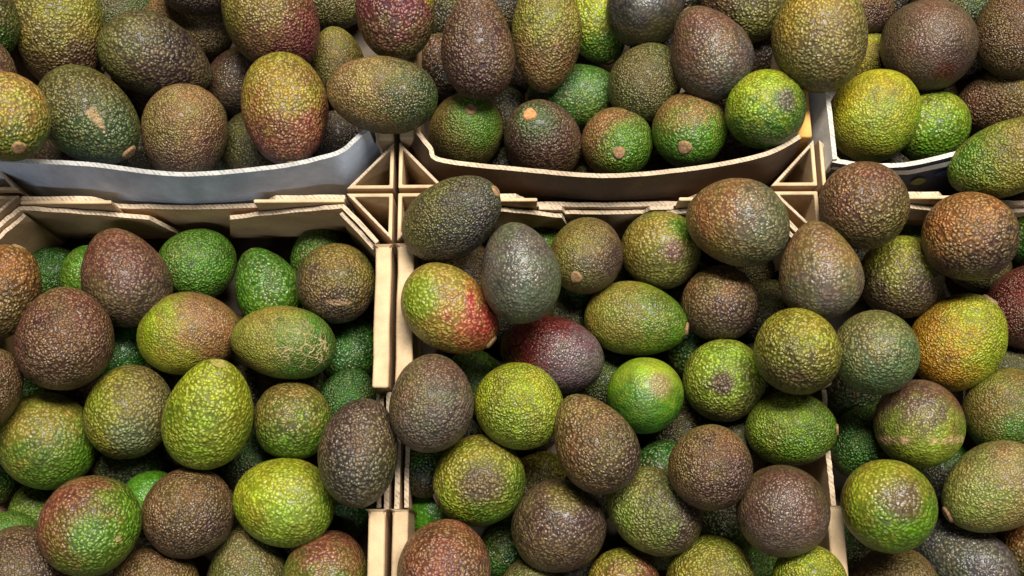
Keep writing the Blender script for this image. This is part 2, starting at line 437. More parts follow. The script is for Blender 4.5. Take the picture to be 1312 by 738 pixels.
def avocado(loc, ax, W, L, k, A, B, gdir, bias, ex, label, group, seed, nu=88, nv=56):
    rng = np.random.default_rng(seed)
    ex = dict(ex); ex.setdefault('pebble', float(rng.uniform(.62, 1.05))); ex.setdefault('gloss', float(rng.uniform(.38, .60)))
    if 'band' in ex: nu, nv = 220, 140
    U, V, X = frame(ax)
    th = np.linspace(0, math.pi, nv + 1)
    g = lambda t: np.sin(t) * (1 - k * ((1 - np.cos(t)) / 2) ** 1.3)
    rad = g(th) / g(np.linspace(0, math.pi, 300)).max() * W / 2
    axl = -np.cos(th) * L / 2
    ph = np.arange(nu) / nu * 2 * math.pi
    ring = np.cos(ph)[:, None] * U + np.sin(ph)[:, None] * V
    pts = [X * axl[0]]
    for j in range(1, nv): pts.extend(X * axl[j] + ring * rad[j])
    pts.append(X * axl[nv])
    p = np.array(pts)
    unit = p / (W / 2)
    n_ = p / np.linalg.norm(p, axis=1)[:, None]
    # gentle irregularity: a slight bend, broad lumps, knobbles
    d = lumps(rng, unit, 1.6) * .020 + lumps(rng, unit, 4.0) * .0065 + (lumps(rng, unit, 10.0, 16) * .0050 + lumps(rng, unit, 22.0, 24) * .0022) * (.35 + .65 * ex.get('pebble', 1.0))
    tt = (p @ X) / (L / 2)
    cheek = U * math.cos(seed) + V * math.sin(seed)
    p = p + n_ * (d * W / 2)[:, None] + np.outer((tt ** 2 - .4) * .034 * W, cheek)
    # shallow pits at stem and blossom ends
    p -= np.outer(np.exp(-((1 - tt) / .012) ** 2 * .25) * .016 * W * (tt > 0), X)
    me = bpy.data.meshes.new('avocado')
    me.from_pydata(p.tolist(), [], grid_faces(nu, nv))
    me.polygons.foreach_set('use_smooth', [True] * len(me.polygons))
    # skin colours
    q = unit / np.maximum(np.linalg.norm(unit, axis=1)[:, None], 1e-6)
    t = q @ np.array(gdir) + bias * -1.0 * 1.0 + lumps(rng, unit, 2.2) * .16 + lumps(rng, unit, 6.0) * .13 + lumps(rng, unit, 14.0, 16) * .14 + lumps(rng, unit, 30.0, 24) * .14
    f = smooth(t, -.75, .75)[:, None]
    c = PALV[A] * (1 - f) + PALV[B] * f
    c = c * (1 + .12 * lumps(rng, unit, 5.0) + .10 * lumps(rng, unit, 15.0, 20) + .13 * lumps(rng, unit, 26.0, 24))[:, None].clip(.5, 1.6)
    hue = (lumps(rng, unit, 3.0) * .5 + lumps(rng, unit, 9.0, 14) * .5)[:, None]
    c = c * (1 + hue.clip(0, 1) * np.array([.13, -.05, -.02]) + (-hue).clip(0, 1) * np.array([-.06, .16, -.18]))
    gold = smooth(lumps(rng, unit, 2.4) + .5 * lumps(rng, unit, 7.0), .1, 1.3)[:, None] * .34
    c = c * (1 - gold) + (c * .45 + np.array([.15, .125, .03]) * .55) * gold
    dusk = smooth(lumps(rng, unit, 2.0) + .5 * lumps(rng, unit, 8.0), .2, 1.4)[:, None] * .40
    c = c * (1 - dusk) + c * np.array([.62, .55, .66]) * dusk
    for (pd, pr, pc, soft) in ex.get('patches', ()):
        ang = np.arccos(np.clip(q @ np.array(pd), -1, 1)) + lumps(rng, unit, 7.0) * .06
        m = (1 - smooth(ang, pr * (1 - soft), pr * (1 + soft * .6)))[:, None] * .9
        c = c * (1 - m) + PALV[pc] * m
    stem_near = np.exp(-((1 - tt) / .10))[:, None] * .5 * (tt[:, None] > 0)
    c = c * (1 - stem_near) + (c * .5 + PALV['G2'] * .5) * stem_near
    grey = (c @ np.array([.3, .59, .11]))[:, None]
    c = (grey + (c - grey) * 1.06).clip(.004, 1) * .93
    scar = np.zeros(len(p))
    if 'scar' in ex:
        pd, pr, sd = ex['scar']; pd = np.array(pd); sd = np.array(sd)
        dv = q - pd; al = dv @ sd; pe = np.linalg.norm(dv - np.outer(al, sd), axis=1)
        scar = .7 * (1 - smooth(np.abs(al) / pr, .7, 1.15)) * (1 - smooth(pe / (pr * .26) + lumps(rng, unit, 9.0) * .25, .5, 1.2))
    if 'band' in ex:
        bd, b0, bw = ex['band']
        scar = np.maximum(scar, (1 - smooth(np.abs(q @ np.array(bd) - b0) / bw + lumps(rng, unit, 12.0) * .4, .6, 1.5)) * smooth(lumps(rng, unit, 9.0, 20), -.9, .2) * (.35 + .65 * smooth(np.sin(34 * (q @ np.cross(bd, (0, .3, 1.0))) + 5 * (q @ np.array(bd)) + lumps(rng, unit, 8.0) * .8), -.3, .5)))
    net = np.zeros(len(p))
    if 'net' in ex:
        pd, pr = ex['net']
        net = 1 - smooth(np.arccos(np.clip(q @ np.array(pd), -1, 1)) / pr, .6, 1.1)
        net *= .3 + .5 * smooth(lumps(rng, unit, 6.0), -.6, .8)
    nv_ = len(p)
    at = me.attributes.new('skin', 'FLOAT_COLOR', 'POINT')
    at.data.foreach_set('color', np.concatenate([c.clip(0, 1), scar[:, None]], axis=1).astype(np.float32).ravel())
    at = me.attributes.new('traits', 'FLOAT_COLOR', 'POINT')
    tr = np.stack([np.full(nv_, ex.get('pebble', 1.0)), np.full(nv_, ex.get('gloss', .5)), net, np.ones(nv_)], axis=1)
    at.data.foreach_set('color', tr.astype(np.float32).ravel())
    me.materials.append(MAT['skin'])
    me.update()
    o = bpy.data.objects.new('avocado', me)
    o.location = loc
    col.objects.link(o)
    tag(o, label, 'avocado', group)
    # stem button
    base = p[-1]; rs = W * rng.uniform(.070, .088); ns = 14
    hs = .5
    if ex.get('flat'): hs = .10
    if not ex.get('shown', 0): rs *= .55; hs = .25
    prof = [(1.25, -.55), (1.12, .10), (1.02, .42), (.86, .56), (.45, .50)]
    sv, sf = [], []
    for (rr, hh) in prof:
        for i in range(ns):
            a = 2 * math.pi * i / ns; w = rr * rs * (1 + .07 * math.sin(3 * a + seed))
            sv.append(base + U * math.cos(a) * w + V * math.sin(a) * w + X * (hh * rs * hs + .003 * W))
    sv.append(base + X * (.48 * rs * hs + .003 * W))
    for j in range(len(prof) - 1):
        for i in range(ns):
            kx = (i + 1) % ns
            sf.append((j * ns + i, j * ns + kx, (j + 1) * ns + kx, (j + 1) * ns + i))
    for i in range(ns): sf.append(((len(prof) - 1) * ns + i, (len(prof) - 1) * ns + (i + 1) % ns, len(prof) * ns))
    mesh_obj('stem', sv, sf, [stem_mat(ex.get('stem', 'B3'))], o, smooth=True)
    return o

FRUITS = [
    ('T1', (-0.2947, 0.1188, 0.1302), (-0.145, 0.973, 0.182), 0.0539, 0.07, 0.2, 'o', 'g', (-0.004, -0.877, -0.48), 0, {}, 'dark green avocado cut by the picture edge beside the big olive and brown one'),
    ('T1', (-0.2536, 0.1291, 0.09), (0.077, -0.864, -0.497), 0.0685, 0.089, 0.2, 'O2', 'b', (-0.004, -0.883, -0.469), 0.1, {'shown': 1}, 'big avocado fading from olive green to purple brown above the one with the long scar'),
    ('T1', (-0.2329, 0.1808, 0.0368), (-0.264, 0.939, 0.22), 0.0565, 0.0735, 0.1, 'o', 'T', (0.16, -0.831, -0.533), 0, {}, 'dark green avocado half hidden behind the big olive and brown avocado'),
    ('T1', (-0.1828, 0.1124, 0.081), (0.779, -0.162, -0.606), 0.0596, 0.0846, 0.3, 'o2', 'p', (0.778, -0.403, -0.483), -0.25, {}, 'purple black avocado with olive shoulder, lying above the tan one over the blue rim'),
    ('T1', (-0.1724, 0.1601, 0.0438), (-0.936, 0.257, 0.241), 0.0521, 0.0703, 0.25, 'N', 'K', (0.83, -0.329, -0.451), 0.35, {}, 'blackish avocado with a tan tip, wedged behind the purple black one'),
    ('T1', (-0.0961, 0.1396, 0.086), (0.416, -0.567, -0.711), 0.068, 0.085, 0.15, 'O', 'P2', (0.626, -0.611, -0.484), 0.1, {}, 'olive avocado turning plum purple, above the yellow topped one'),
    ('T1', (-0.1357, 0.1166, 0.0344), (0.542, 0.638, 0.546), 0.0458, 0.0572, 0.1, 'b', 'p', (0.481, -0.731, -0.483), 0, {'shown': 1, 'pebble': 0.5, 'gloss': 0.7}, 'small glossy dark brown avocado peeping out behind the yellow topped one'),
    ('T1', (-0.2201, 0.0571, 0.1027), (0.716, -0.692, -0.094), 0.0603, 0.082, 0.1, 'o2', 'T', (0.462, -0.723, -0.514), 0, {'shown': 1, 'scar': ([0.52, -0.451, 0.725], 0.34, [0.434, -0.742, -0.511])}, 'dark green avocado with a long tan scar, resting on the blue rim'),
    ('T1', (-0.1586, 0.0534, 0.078), (-0.177, -0.868, -0.465), 0.061, 0.0732, 0.15, 'N', 'B', (0.323, -0.83, -0.454), 0.1, {}, 'tan brown avocado leaning out over the middle of the blue rim'),
    ('T1', (-0.0816, 0.0632, 0.097), (0.166, -0.984, -0.057), 0.062, 0.0838, 0.15, 'Y2', 'R2', (0.249, -0.863, -0.44), -0.05, {'shown': 1}, 'upright avocado, yellow on top and reddish below, its stem over the blue rim'),
    ('T1', (-0.2499, 0.031, 0.16), (0.521, -0.783, 0.341), 0.0538, 0.0672, 0.1, 'A2', 'G2', (0.449, -0.711, -0.541), 0.3, {'shown': 1}, 'amber avocado with its stem button facing out, above the end of the blue rim'),
    ('T1', (-0.2762, 0.0686, 0.1484), (-0.292, 0.937, 0.192), 0.0443, 0.0532, 0.1, 'B', 'b', (-0.004, -0.899, -0.437), 0, {}, 'plain brown avocado showing a sliver above the amber one'),
    ('T1', (-0.1198, 0.0606, 0.0368), (-0.075, 0.996, 0.045), 0.0461, 0.0553, 0.1, 'o', 'o', (-0.005, -0.927, -0.376), 0, {}, 'shaded olive avocado between the tan one and the yellow topped one'),
    ('T1', (-0.0551, 0.1294, 0.0392), (-0.095, 0.921, 0.377), 0.0433, 0.0562, 0.25, 'O', 'o', (-0.004, -0.895, -0.446), 0.1, {}, 'small olive avocado with its narrow end up, behind the long tan green one'),
    ('T1', (-0.065, 0.1885, 0.0368), (-0.987, -0.076, 0.139), 0.053, 0.0688, 0.1, 'o', 'o2', (-0.004, -0.868, -0.497), 0, {'shown': 1}, 'dark olive avocado in the gap above the small upright olive one'),
    ('T1', (-0.0003, 0.1285, 0.128), (-0.044, 0.929, 0.367), 0.0554, 0.0754, 0.1, 'P2', 'o2', (0.169, -0.851, -0.498), 0.35, {'patches': [([0.886, 0.151, 0.438], 0.35, 'Y', 0.5)]}, 'wine purple avocado behind the long tan and green one'),
    ('T1', (-0.0085, 0.0622, 0.1248), (-0.989, 0.14, 0.035), 0.0533, 0.0789, 0.12, 'N', 'T', (0.811, -0.485, -0.326), 0.05, {'pebble': 0.8}, 'long avocado, tan and green, lying across the corner where four crates meet'),
    ('T1', (-0.0492, 0.0675, 0.032), (0.878, 0.179, -0.444), 0.044, 0.0528, 0.1, 'p', 'p', (0.989, 0.053, -0.14), 0, {}, 'black purple avocado in shade at the tall end of the blue rim'),
    ('T1', (-0.207, 0.0565, 0.032), (0.779, 0.228, -0.585), 0.0438, 0.0526, 0.1, 'K', 'o', (0.946, 0.115, -0.302), 0, {}, 'blackish avocado in the dark gap between the scarred and the tan one'),
    ('T1', (-0.1538, 0.1734, 0.0866), (0.903, 0.216, -0.372), 0.0497, 0.0646, 0.1, 'P', 'p', (-0.004, -0.861, -0.509), 0, {}, 'dark purple avocado just showing above the blackish one'),
    ('T2', (0.0279, 0.1285, 0.032), (-0.177, 0.943, 0.282), 0.0449, 0.0538, 0.1, 'b', 'K', (-0.004, -0.897, -0.442), 0, {'gloss': 0.6}, 'dark brown avocado in shade beside the tall purple brown one'),
    ('T2', (0.0318, 0.1852, 0.032), (-0.005, 0.943, 0.334), 0.0507, 0.0659, 0.1, 'o', 'K', (-0.004, -0.87, -0.492), 0, {}, 'dark olive avocado deep behind the tall purple brown one'),
    ('T2', (0.0586, 0.1061, 0.112), (-0.086, 0.96, 0.265), 0.0539, 0.0798, 0.32, 'B', 'P', (0.255, -0.856, -0.45), 0.05, {}, 'tall purple brown pear shaped avocado standing narrow end up'),
    ('T2', (0.108, 0.1244, 0.091), (-0.007, -0.915, -0.404), 0.0517, 0.0816, 0.12, 'O2', 'N2', (0.255, -0.86, -0.443), 0, {'shown': 1, 'stem': 'b'}, 'long upright olive and tan avocado with its stem pointing down'),
    ('T2', (0.1493, 0.1599, 0.044), (0.382, -0.91, -0.161), 0.0484, 0.0678, 0.15, 'L', 'G', (-0.004, -0.879, -0.477), 0.1, {'shown': 1}, 'bright green avocado tucked behind the long upright olive one'),
    ('T2', (0.1848, 0.1541, 0.081), (0.444, 0.854, -0.272), 0.0588, 0.0676, 0.1, 'S', 'K', (-0.004, -0.872, -0.49), 0, {'pebble': 0.3, 'gloss': 0.6}, 'smooth slate black avocado at the edge of the picture'),
    ('T2', (0.2256, 0.1035, 0.106), (-0.427, 0.882, 0.199), 0.0578, 0.0717, 0.38, 'B', 'S', (0.488, -0.816, -0.311), 0.25, {'pebble': 0.55, 'gloss': 0.55}, 'brown and slate grey pear shaped avocado with a brown tip'),
    ('T2', (0.1312, 0.0968, 0.044), (-0.999, -0.037, 0.008), 0.0524, 0.076, 0.15, 'g', 'g2', (0.998, -0.031, 0.057), 0, {'shown': 1}, 'dark green avocado lying under the long upright olive one'),
    ('T2', (0.1839, 0.0947, 0.0744), (0.498, 0.864, -0.075), 0.054, 0.0648, 0.1, 'o2', 'o', (-0.004, -0.903, -0.43), 0, {}, 'speckled dark olive avocado between the grey pear and the dark green one'),
    ('T2', (0.0477, 0.0634, 0.056), (0.148, 0.043, 0.988), 0.057, 0.0713, 0.12, 'O', 'o2', (-0.005, -0.922, -0.388), 0.3, {'shown': 1, 'patches': [([0.383, -0.065, 0.921], 0.75, 'G', 0.6)]}, 'olive avocado with a green patch round its stem, in the crate corner'),
    ('T2', (0.105, 0.0518, 0.0634), (-0.246, 0.201, 0.948), 0.0575, 0.0719, 0.1, 'P', 'b', (-0.005, -0.925, -0.379), 0.1, {'shown': 1, 'stem': 'A', 'patches': [([-0.129, 0.082, 0.988], 0.5, 'T', 0.6)]}, 'purple brown avocado with an orange stem button on its top'),
    ('T2', (0.1622, 0.0482, 0.0654), (-0.1, -0.515, 0.852), 0.055, 0.066, 0.1, 'B3', 'G', (0.759, -0.629, -0.168), -0.1, {'shown': 1, 'patches': [([0.197, -0.37, 0.908], 0.7, 'G', 0.5)]}, 'green avocado with a brown shoulder and a stem facing straight out'),
    ('T2', (0.2143, 0.0522, 0.0806), (-0.317, -0.655, 0.685), 0.0558, 0.067, 0.1, 'B3', 'G', (0.166, -0.92, -0.355), -0.2, {'shown': 1, 'patches': [([-0.249, -0.782, 0.571], 0.6, 'G1', 0.5)]}, 'brown and green avocado with a low stem button, beside the plain green one'),
    ('T2', (0.2632, 0.0573, 0.109), (0.476, 0.748, -0.463), 0.0556, 0.0601, 0.05, 'L', 'g2', (0.482, -0.841, -0.245), -0.1, {'pebble': 0.7, 'patches': [([0.289, -0.149, 0.945], 0.3, 'S2', 0.6)]}, 'round green avocado with a grey smudge, in the crate corner by the orange edge'),
    ('T2', (0.2613, 0.1637, 0.0682), (-0.72, 0.661, -0.209), 0.0581, 0.0697, 0.1, 'b', 'o2', (0.485, -0.808, -0.335), 0, {}, 'dark brown and olive avocado behind the grey pear shaped one'),
    ('T2', (0.3003, 0.1029, 0.13), (0.04, 0.97, 0.239), 0.0659, 0.0805, 0.12, 'Y2', 'o3', (0.402, -0.858, -0.319), -0.1, {}, 'big knobbly olive black avocado straddling the two upper crates'),
    ('T2', (0.2839, 0.1396, 0.032), (0.993, 0.048, -0.103), 0.0451, 0.0496, 0.1, 'b', 'K', (0.973, -0.109, 0.206), 0, {}, 'dark speckled avocado in the gap beneath the big knobbly one'),
    ('T3', (0.3589, 0.1742, 0.0464), (0.933, -0.356, -0.062), 0.0498, 0.0598, 0.1, 'N2', 'P', (0.161, -0.885, -0.437), 0.1, {}, 'purple brown avocado showing behind the big knobbly one'),
    ('T3', (0.3964, 0.1216, 0.079), (-0.15, 0.768, -0.622), 0.0673, 0.074, 0.12, 'B4', 'P3', (0.462, -0.855, -0.237), 0.1, {'pebble': 0.5, 'patches': [([0.125, -0.868, 0.48], 0.22, 'R3', 0.5)]}, 'smooth grey brown avocado with a dark dimple at its blossom end'),
    ('T3', (0.4302, 0.1728, 0.058), (-0.621, 0.721, -0.309), 0.059, 0.0708, 0.1, 'o2', 'T', (0.459, -0.848, -0.265), 0, {}, 'dark green avocado behind the smooth grey brown one'),
    ('T3', (0.462, 0.128, 0.0908), (0.298, 0.927, 0.226), 0.0618, 0.0742, 0.1, 'b2', 'b', (0.448, -0.867, -0.22), 0, {'gloss': 0.65}, 'dark chestnut avocado at the picture edge above the brown olive one'),
    ('T3', (0.4588, 0.1415, 0.032), (0.291, 0.935, 0.201), 0.0452, 0.0542, 0.1, 'b', 'K', (0.454, -0.865, -0.216), 0, {}, 'dark avocado in the shade between the grey brown and chestnut ones'),
    ('T3', (0.3513, 0.0638, 0.081), (0.527, 0.825, 0.203), 0.0641, 0.0718, 0.12, 'Y', 'L2', (0.468, -0.861, -0.198), 0.05, {}, 'yellow green avocado in the corner of the white walled crate'),
    ('T3', (0.403, 0.0655, 0.056), (0.805, 0.594, 0.017), 0.0549, 0.0603, 0.1, 'L2', 'G2', (0.313, -0.916, -0.252), 0, {}, 'green avocado pressed behind the yellow green one'),
    ('T3', (0.4645, 0.0839, 0.056), (-0.855, 0.083, -0.512), 0.0552, 0.08, 0.2, 'b2', 'O', (0.785, 0.3, 0.542), 0.2, {'gloss': 0.6}, 'bronze brown avocado lying with its narrow end inward'),
    ('T3', (0.4289, 0.0165, 0.1172), (0.861, 0.258, 0.439), 0.0516, 0.0852, 0.05, 'G2', 'O2', (0.873, 0.085, 0.481), -0.5, {}, 'long olive avocado with a green end, lying over the printed rim'),
    ('T3', (0.3717, 0.131, 0.032), (1.0, 0.005, -0.019), 0.045, 0.0495, 0.1, 'Y', 'o', (0.946, -0.148, 0.288), 0, {}, 'yellowish avocado glimpsed between the knobbly one and the grey brown one'),
    ('L1', (-0.2653, -0.0746, 0.112), (0.343, 0.937, 0.07), 0.0517, 0.0661, 0.1, 'A3', 'b', (0.151, -0.937, -0.315), 0.05, {'shown': 1, 'gloss': 0.6}, 'rusty orange and brown avocado with its stem standing up, at the crate edge'),
    ('L1', (-0.2652, -0.0415, 0.032), (0.729, 0.174, -0.662), 0.0425, 0.051, 0.1, 'g', 'g', (0.919, 0.097, -0.381), 0, {'gloss': 0.6}, 'dark green avocado low down beside the rusty orange one'),
    ('L1', (-0.1929, -0.0566, 0.08), (-0.401, 0.894, 0.199), 0.0604, 0.0736, 0.34, 'B2', 'P3', (0.466, -0.795, -0.388), 0.0, {}, 'purple brown pear shaped avocado leaning on the back flap'),
    ('L1', (-0.2303, -0.0468, 0.051), (-0.12, 0.991, -0.062), 0.0415, 0.0456, 0.1, 'G', 'G', (0.93, 0.09, -0.355), 0, {}, 'sliver of green avocado beside the purple brown pear shaped one'),
    ('L1', (-0.1517, -0.0376, 0.0464), (0.644, 0.473, -0.602), 0.0541, 0.0584, 0.1, 'G', 'G1', (-0.006, -0.963, -0.27), 0, {}, 'vivid green avocado below the gap in the back flaps'),
    ('L1', (-0.0991, -0.0566, 0.0488), (-0.403, 0.912, 0.074), 0.0484, 0.063, 0.34, 'g2', 'G', (-0.006, -0.968, -0.249), 0.1, {'gloss': 0.65}, 'glossy mid green avocado with its narrow end towards the back flap'),
    ('L1', (-0.0608, -0.0322, 0.032), (-0.193, 0.973, 0.128), 0.0486, 0.0559, 0.1, 'g2', 'g', (-0.005, -0.962, -0.273), 0, {}, 'dull green avocado tucked under the back corner flap'),
    ('L1', (-0.0435, -0.0594, 0.072), (0.068, 0.734, -0.676), 0.0571, 0.0639, 0.08, 'O', 'P3', (-0.422, -0.891, -0.165), 0.05, {'scar': ([0.138, -0.659, 0.739], 0.3, [0.988, 0.034, -0.154])}, 'olive and grey brown avocado with a fine scar line, in the back corner'),
    ('L1', (-0.1469, -0.0959, 0.0692), (0.987, 0.093, -0.133), 0.0593, 0.0724, 0.12, 'L', 'B3', (0.903, 0.385, -0.194), -0.1, {'shown': 1, 'pebble': 0.6, 'gloss': 0.6}, 'yellow green avocado with a brown flush and its stem pointing sideways'),
    ('L1', (-0.0773, -0.1052, 0.0824), (-0.989, 0.134, 0.058), 0.0506, 0.0733, 0.15, 'O2', 'g2', (0.944, -0.22, -0.247), 0.1, {'pebble': 0.6, 'net': ([0.622, -0.255, 0.74], 0.75)}, 'olive green avocado with a net of pale cracks on its side'),
    ('L1', (-0.0379, -0.1029, 0.032), (0.42, 0.873, -0.246), 0.0453, 0.0521, 0.1, 'g', 'g', (0.989, 0.021, -0.143), 0, {'gloss': 0.6}, 'dark green avocado deep below the crate wall and the cracked one'),
    ('L1', (-0.2203, -0.106, 0.1066), (-0.001, 0.997, -0.078), 0.062, 0.0707, 0.12, 'B2', 'P', (0.233, -0.927, -0.293), -0.05, {'gloss': 0.55}, 'large purple brown avocado with a rusty top, below the rusty orange one'),
    ('L1', (-0.206, -0.1007, 0.032), (0.331, 0.888, -0.318), 0.0452, 0.052, 0.1, 'g', 'g', (0.941, 0.059, -0.334), 0, {'pebble': 0.5, 'gloss': 0.8}, 'shiny dark green avocado deep between the large brown and yellow green ones'),
    ('L1', (-0.269, -0.1421, 0.113), (0.274, 0.882, -0.384), 0.0504, 0.0604, 0.1, 'b2', 'b', (0.443, -0.824, -0.353), 0, {}, 'dark brown avocado barely showing at the picture edge below the large purple brown one'),
    ('L1', (-0.2761, -0.1208, 0.032), (0.293, 0.884, -0.365), 0.0415, 0.0477, 0.1, 'g', 'g2', (0.911, 0.062, -0.407), 0, {'gloss': 0.7}, 'smooth deep green avocado under the large purple brown one'),
    ('L1', (-0.2419, -0.1706, 0.067), (-0.654, 0.673, -0.347), 0.0639, 0.0729, 0.1, 'O3', 'G2', (0.308, -0.922, -0.235), -0.05, {}, 'olive and green mottled avocado beside the yellow sided one'),
    ('L1', (-0.1843, -0.1503, 0.0744), (-0.072, 0.854, -0.515), 0.0584, 0.0701, 0.12, 'L3', 'o3', (0.942, 0.039, -0.332), 0.1, {'patches': [([0.368, -0.649, 0.666], 0.5, 'T2', 0.6)]}, 'olive avocado with a yellow side, left of the yellow green one with a stem ring'),
    ('L1', (-0.1201, -0.1571, 0.106), (0.318, 0.759, 0.568), 0.0589, 0.0784, 0.3, 'L', 'L2', (-0.006, -0.991, -0.133), 0, {'shown': 1, 'pebble': 0.8, 'flat': 1, 'stem': 'O3'}, 'bright yellow green pear shaped avocado with a stem ring on its narrow end'),
    ('L1', (-0.0717, -0.1571, 0.0714), (-0.463, 0.642, -0.611), 0.0537, 0.058, 0.1, 'O', 'G2', (-0.006, -0.992, -0.127), -0.05, {}, 'small round olive green avocado beside the grey black oval one'),
    ('L1', (-0.0358, -0.1395, 0.05), (0.42, 0.862, -0.284), 0.0404, 0.0444, 0.1, 'g', 'g', (0.989, 0.015, -0.146), 0, {}, 'little dark green avocado behind the narrow end of the grey black oval one'),
    ('L1', (-0.019, -0.1835, 0.1074), (0.079, 0.989, -0.125), 0.0522, 0.0731, 0.05, 'P3', 'K2', (0.413, -0.899, -0.145), 0.1, {'pebble': 0.9}, 'grey black oval avocado leaning over the notch in the crate wall'),
    ('L1', (-0.1948, -0.1801, 0.032), (0.336, 0.851, -0.403), 0.052, 0.0598, 0.1, 'g', 'K', (-0.007, -0.996, -0.09), 0, {}, 'very dark green avocado under the one with the yellow side'),
    ('L1', (-0.1883, -0.2295, 0.114), (-0.314, 0.496, -0.81), 0.0627, 0.0665, 0.05, 'R4', 'G2', (0.761, -0.57, -0.311), 0.1, {'patches': [([0.396, -0.229, 0.889], 0.45, 'G3', 0.6)], 'scar': ([0.777, -0.272, 0.568], 0.16, [0.595, -0.763, -0.253])}, 'big round reddish brown avocado with a smooth green centre'),
    ('L1', (-0.1356, -0.2208, 0.0838), (-0.002, 0.469, -0.883), 0.0594, 0.0624, 0.05, 'B5', 'P3', (0.474, -0.863, -0.177), 0, {'gloss': 0.6}, 'bronze brown round avocado with a purplish grey sheen, beside the lime one'),
    ('L1', (-0.0731, -0.2138, 0.078), (-0.952, 0.207, -0.224), 0.0601, 0.0697, 0.05, 'L', 'L4', (0.624, -0.763, -0.169), 0.1, {}, 'large lime green avocado below the bright yellow green pear shaped one'),
    ('L1', (-0.0999, -0.2617, 0.056), (-0.135, 0.987, -0.089), 0.0566, 0.0735, 0.42, 'o3', 'o', (0.162, -0.986, -0.025), 0.1, {}, 'grey olive pear shaped avocado under the large lime one'),
    ('L1', (-0.0448, -0.2625, 0.067), (0.073, 0.844, -0.531), 0.0573, 0.0642, 0.1, 'R4', 'G2', (-0.178, -0.983, 0.044), -0.1, {'gloss': 0.6}, 'reddish brown and green avocado at the bottom edge beside the crate wall'),
    ('L1', (-0.1578, -0.2707, 0.0692), (-0.064, 0.736, -0.674), 0.0585, 0.0643, 0.1, 'B5', 'O', (0.319, -0.945, -0.077), -0.05, {}, 'golden brown avocado at the bottom edge under the bronze brown one'),
    ('L1', (-0.2363, -0.2601, 0.1002), (-0.335, 0.849, -0.409), 0.0592, 0.0681, 0.1, 'B4', 'P3', (0.451, -0.872, -0.19), 0, {}, 'grey brown avocado at the bottom edge under the big reddish one'),
    ('L1', (-0.2585, -0.2184, 0.032), (0.087, 0.996, 0.005), 0.0402, 0.0482, 0.1, 'G2', 'G2', (-0.007, -0.999, -0.04), 0, {'shown': 1}, 'small green avocado squeezed beside the big reddish brown one'),
    ('L1', (-0.2937, -0.1923, 0.032), (0.7, 0.048, -0.713), 0.0405, 0.0446, 0.1, 'G1', 'g2', (0.902, 0.026, -0.431), 0, {}, 'green avocado at the picture edge under the olive mottled one'),
    ('L1', (-0.2627, -0.2375, 0.069), (0.598, 0.476, -0.644), 0.038, 0.0456, 0.1, 'G', 'g2', (0.908, 0.0, -0.42), 0, {'pebble': 0.5}, 'smooth green avocado at the picture edge beside the grey brown one'),
    ('L1', (-0.1707, -0.2102, 0.052), (0.669, 0.495, -0.554), 0.0393, 0.0432, 0.1, 'G', 'G', (0.95, 0.01, -0.313), 0, {'pebble': 0.4}, 'smooth green avocado glimpsed between the reddish and the bronze ones'),
    ('L1', (-0.039, -0.2112, 0.032), (0.419, 0.831, -0.366), 0.0493, 0.0543, 0.1, 'g', 'g', (0.989, 0.001, -0.149), 0, {}, 'dark green avocado in shade under the grey black oval one'),
    ('L2', (0.0408, -0.0271, 0.119), (0.816, 0.375, 0.44), 0.0527, 0.0738, 0.1, 'o2', 'K3', (0.937, -0.315, -0.153), 0.0, {'shown': 1, 'pebble': 0.9, 'stem': 'B3'}, 'dark green and slate avocado perched on the crate corner, stem upward'),
    ('L2', (0.04, -0.0898, 0.114), (0.759, -0.651, -0.015), 0.0545, 0.0731, 0.15, 'O3', 'R', (0.976, -0.196, -0.098), 0.45, {'shown': 1, 'patches': [([-0.663, 0.14, 0.735], 0.6, 'L2', 0.5)]}, 'green avocado blushing bright red towards its stem'),
    ('L2', (0.0865, -0.0712, 0.1384), (-0.164, 0.981, 0.102), 0.0521, 0.0677, 0.22, 'S3', 'T3', (0.337, -0.91, -0.242), 0.0, {'pebble': 0.45, 'gloss': 0.6}, 'smooth slate grey egg shaped avocado beside the blushing red one'),
    ('L2', (0.134, -0.0448, 0.0846), (-0.274, -0.697, 0.663), 0.0532, 0.0638, 0.1, 'O', 'P3', (0.814, -0.573, -0.1), 0.05, {'shown': 1}, 'tan speckled avocado with a tilted stem button below the back wall'),
    ('L2', (0.1909, -0.0354, 0.0692), (0.344, 0.594, -0.727), 0.0573, 0.0602, 0.05, 'O2', 'o3', (0.49, -0.854, -0.175), 0.05, {'pebble': 0.7, 'patches': [([0.156, -0.328, 0.932], 0.3, 'P4', 0.6), ([0.393, 0.259, 0.882], 0.4, 'G2', 0.6)]}, 'round olive avocado with a pinkish grey smudge'),
    ('L2', (0.1701, -0.088, 0.071), (0.955, -0.197, 0.221), 0.0528, 0.075, 0.2, 'O2', 'G2', (0.857, -0.516, -0.006), 0.2, {'shown': 1, 'pebble': 0.6, 'gloss': 0.6}, 'olive green avocado lying down with a pale stem end'),
    ('L2', (0.1089, -0.1127, 0.0752), (-0.938, 0.285, -0.199), 0.0532, 0.0755, 0.08, 'r', 'S4', (0.761, -0.642, -0.089), 0.05, {'pebble': 0.5, 'gloss': 0.75}, 'glossy wine red and grey avocado lying below the slate egg shaped one'),
    ('L2', (0.2355, -0.0304, 0.1175), (-0.854, 0.382, -0.353), 0.0592, 0.0711, 0.1, 'B3', 'T3', (0.883, -0.466, 0.054), 0.05, {'patches': [([0.23, -0.771, 0.593], 0.13, 'R4', 0.5)]}, 'large brown to teal avocado resting on the back wall corner'),
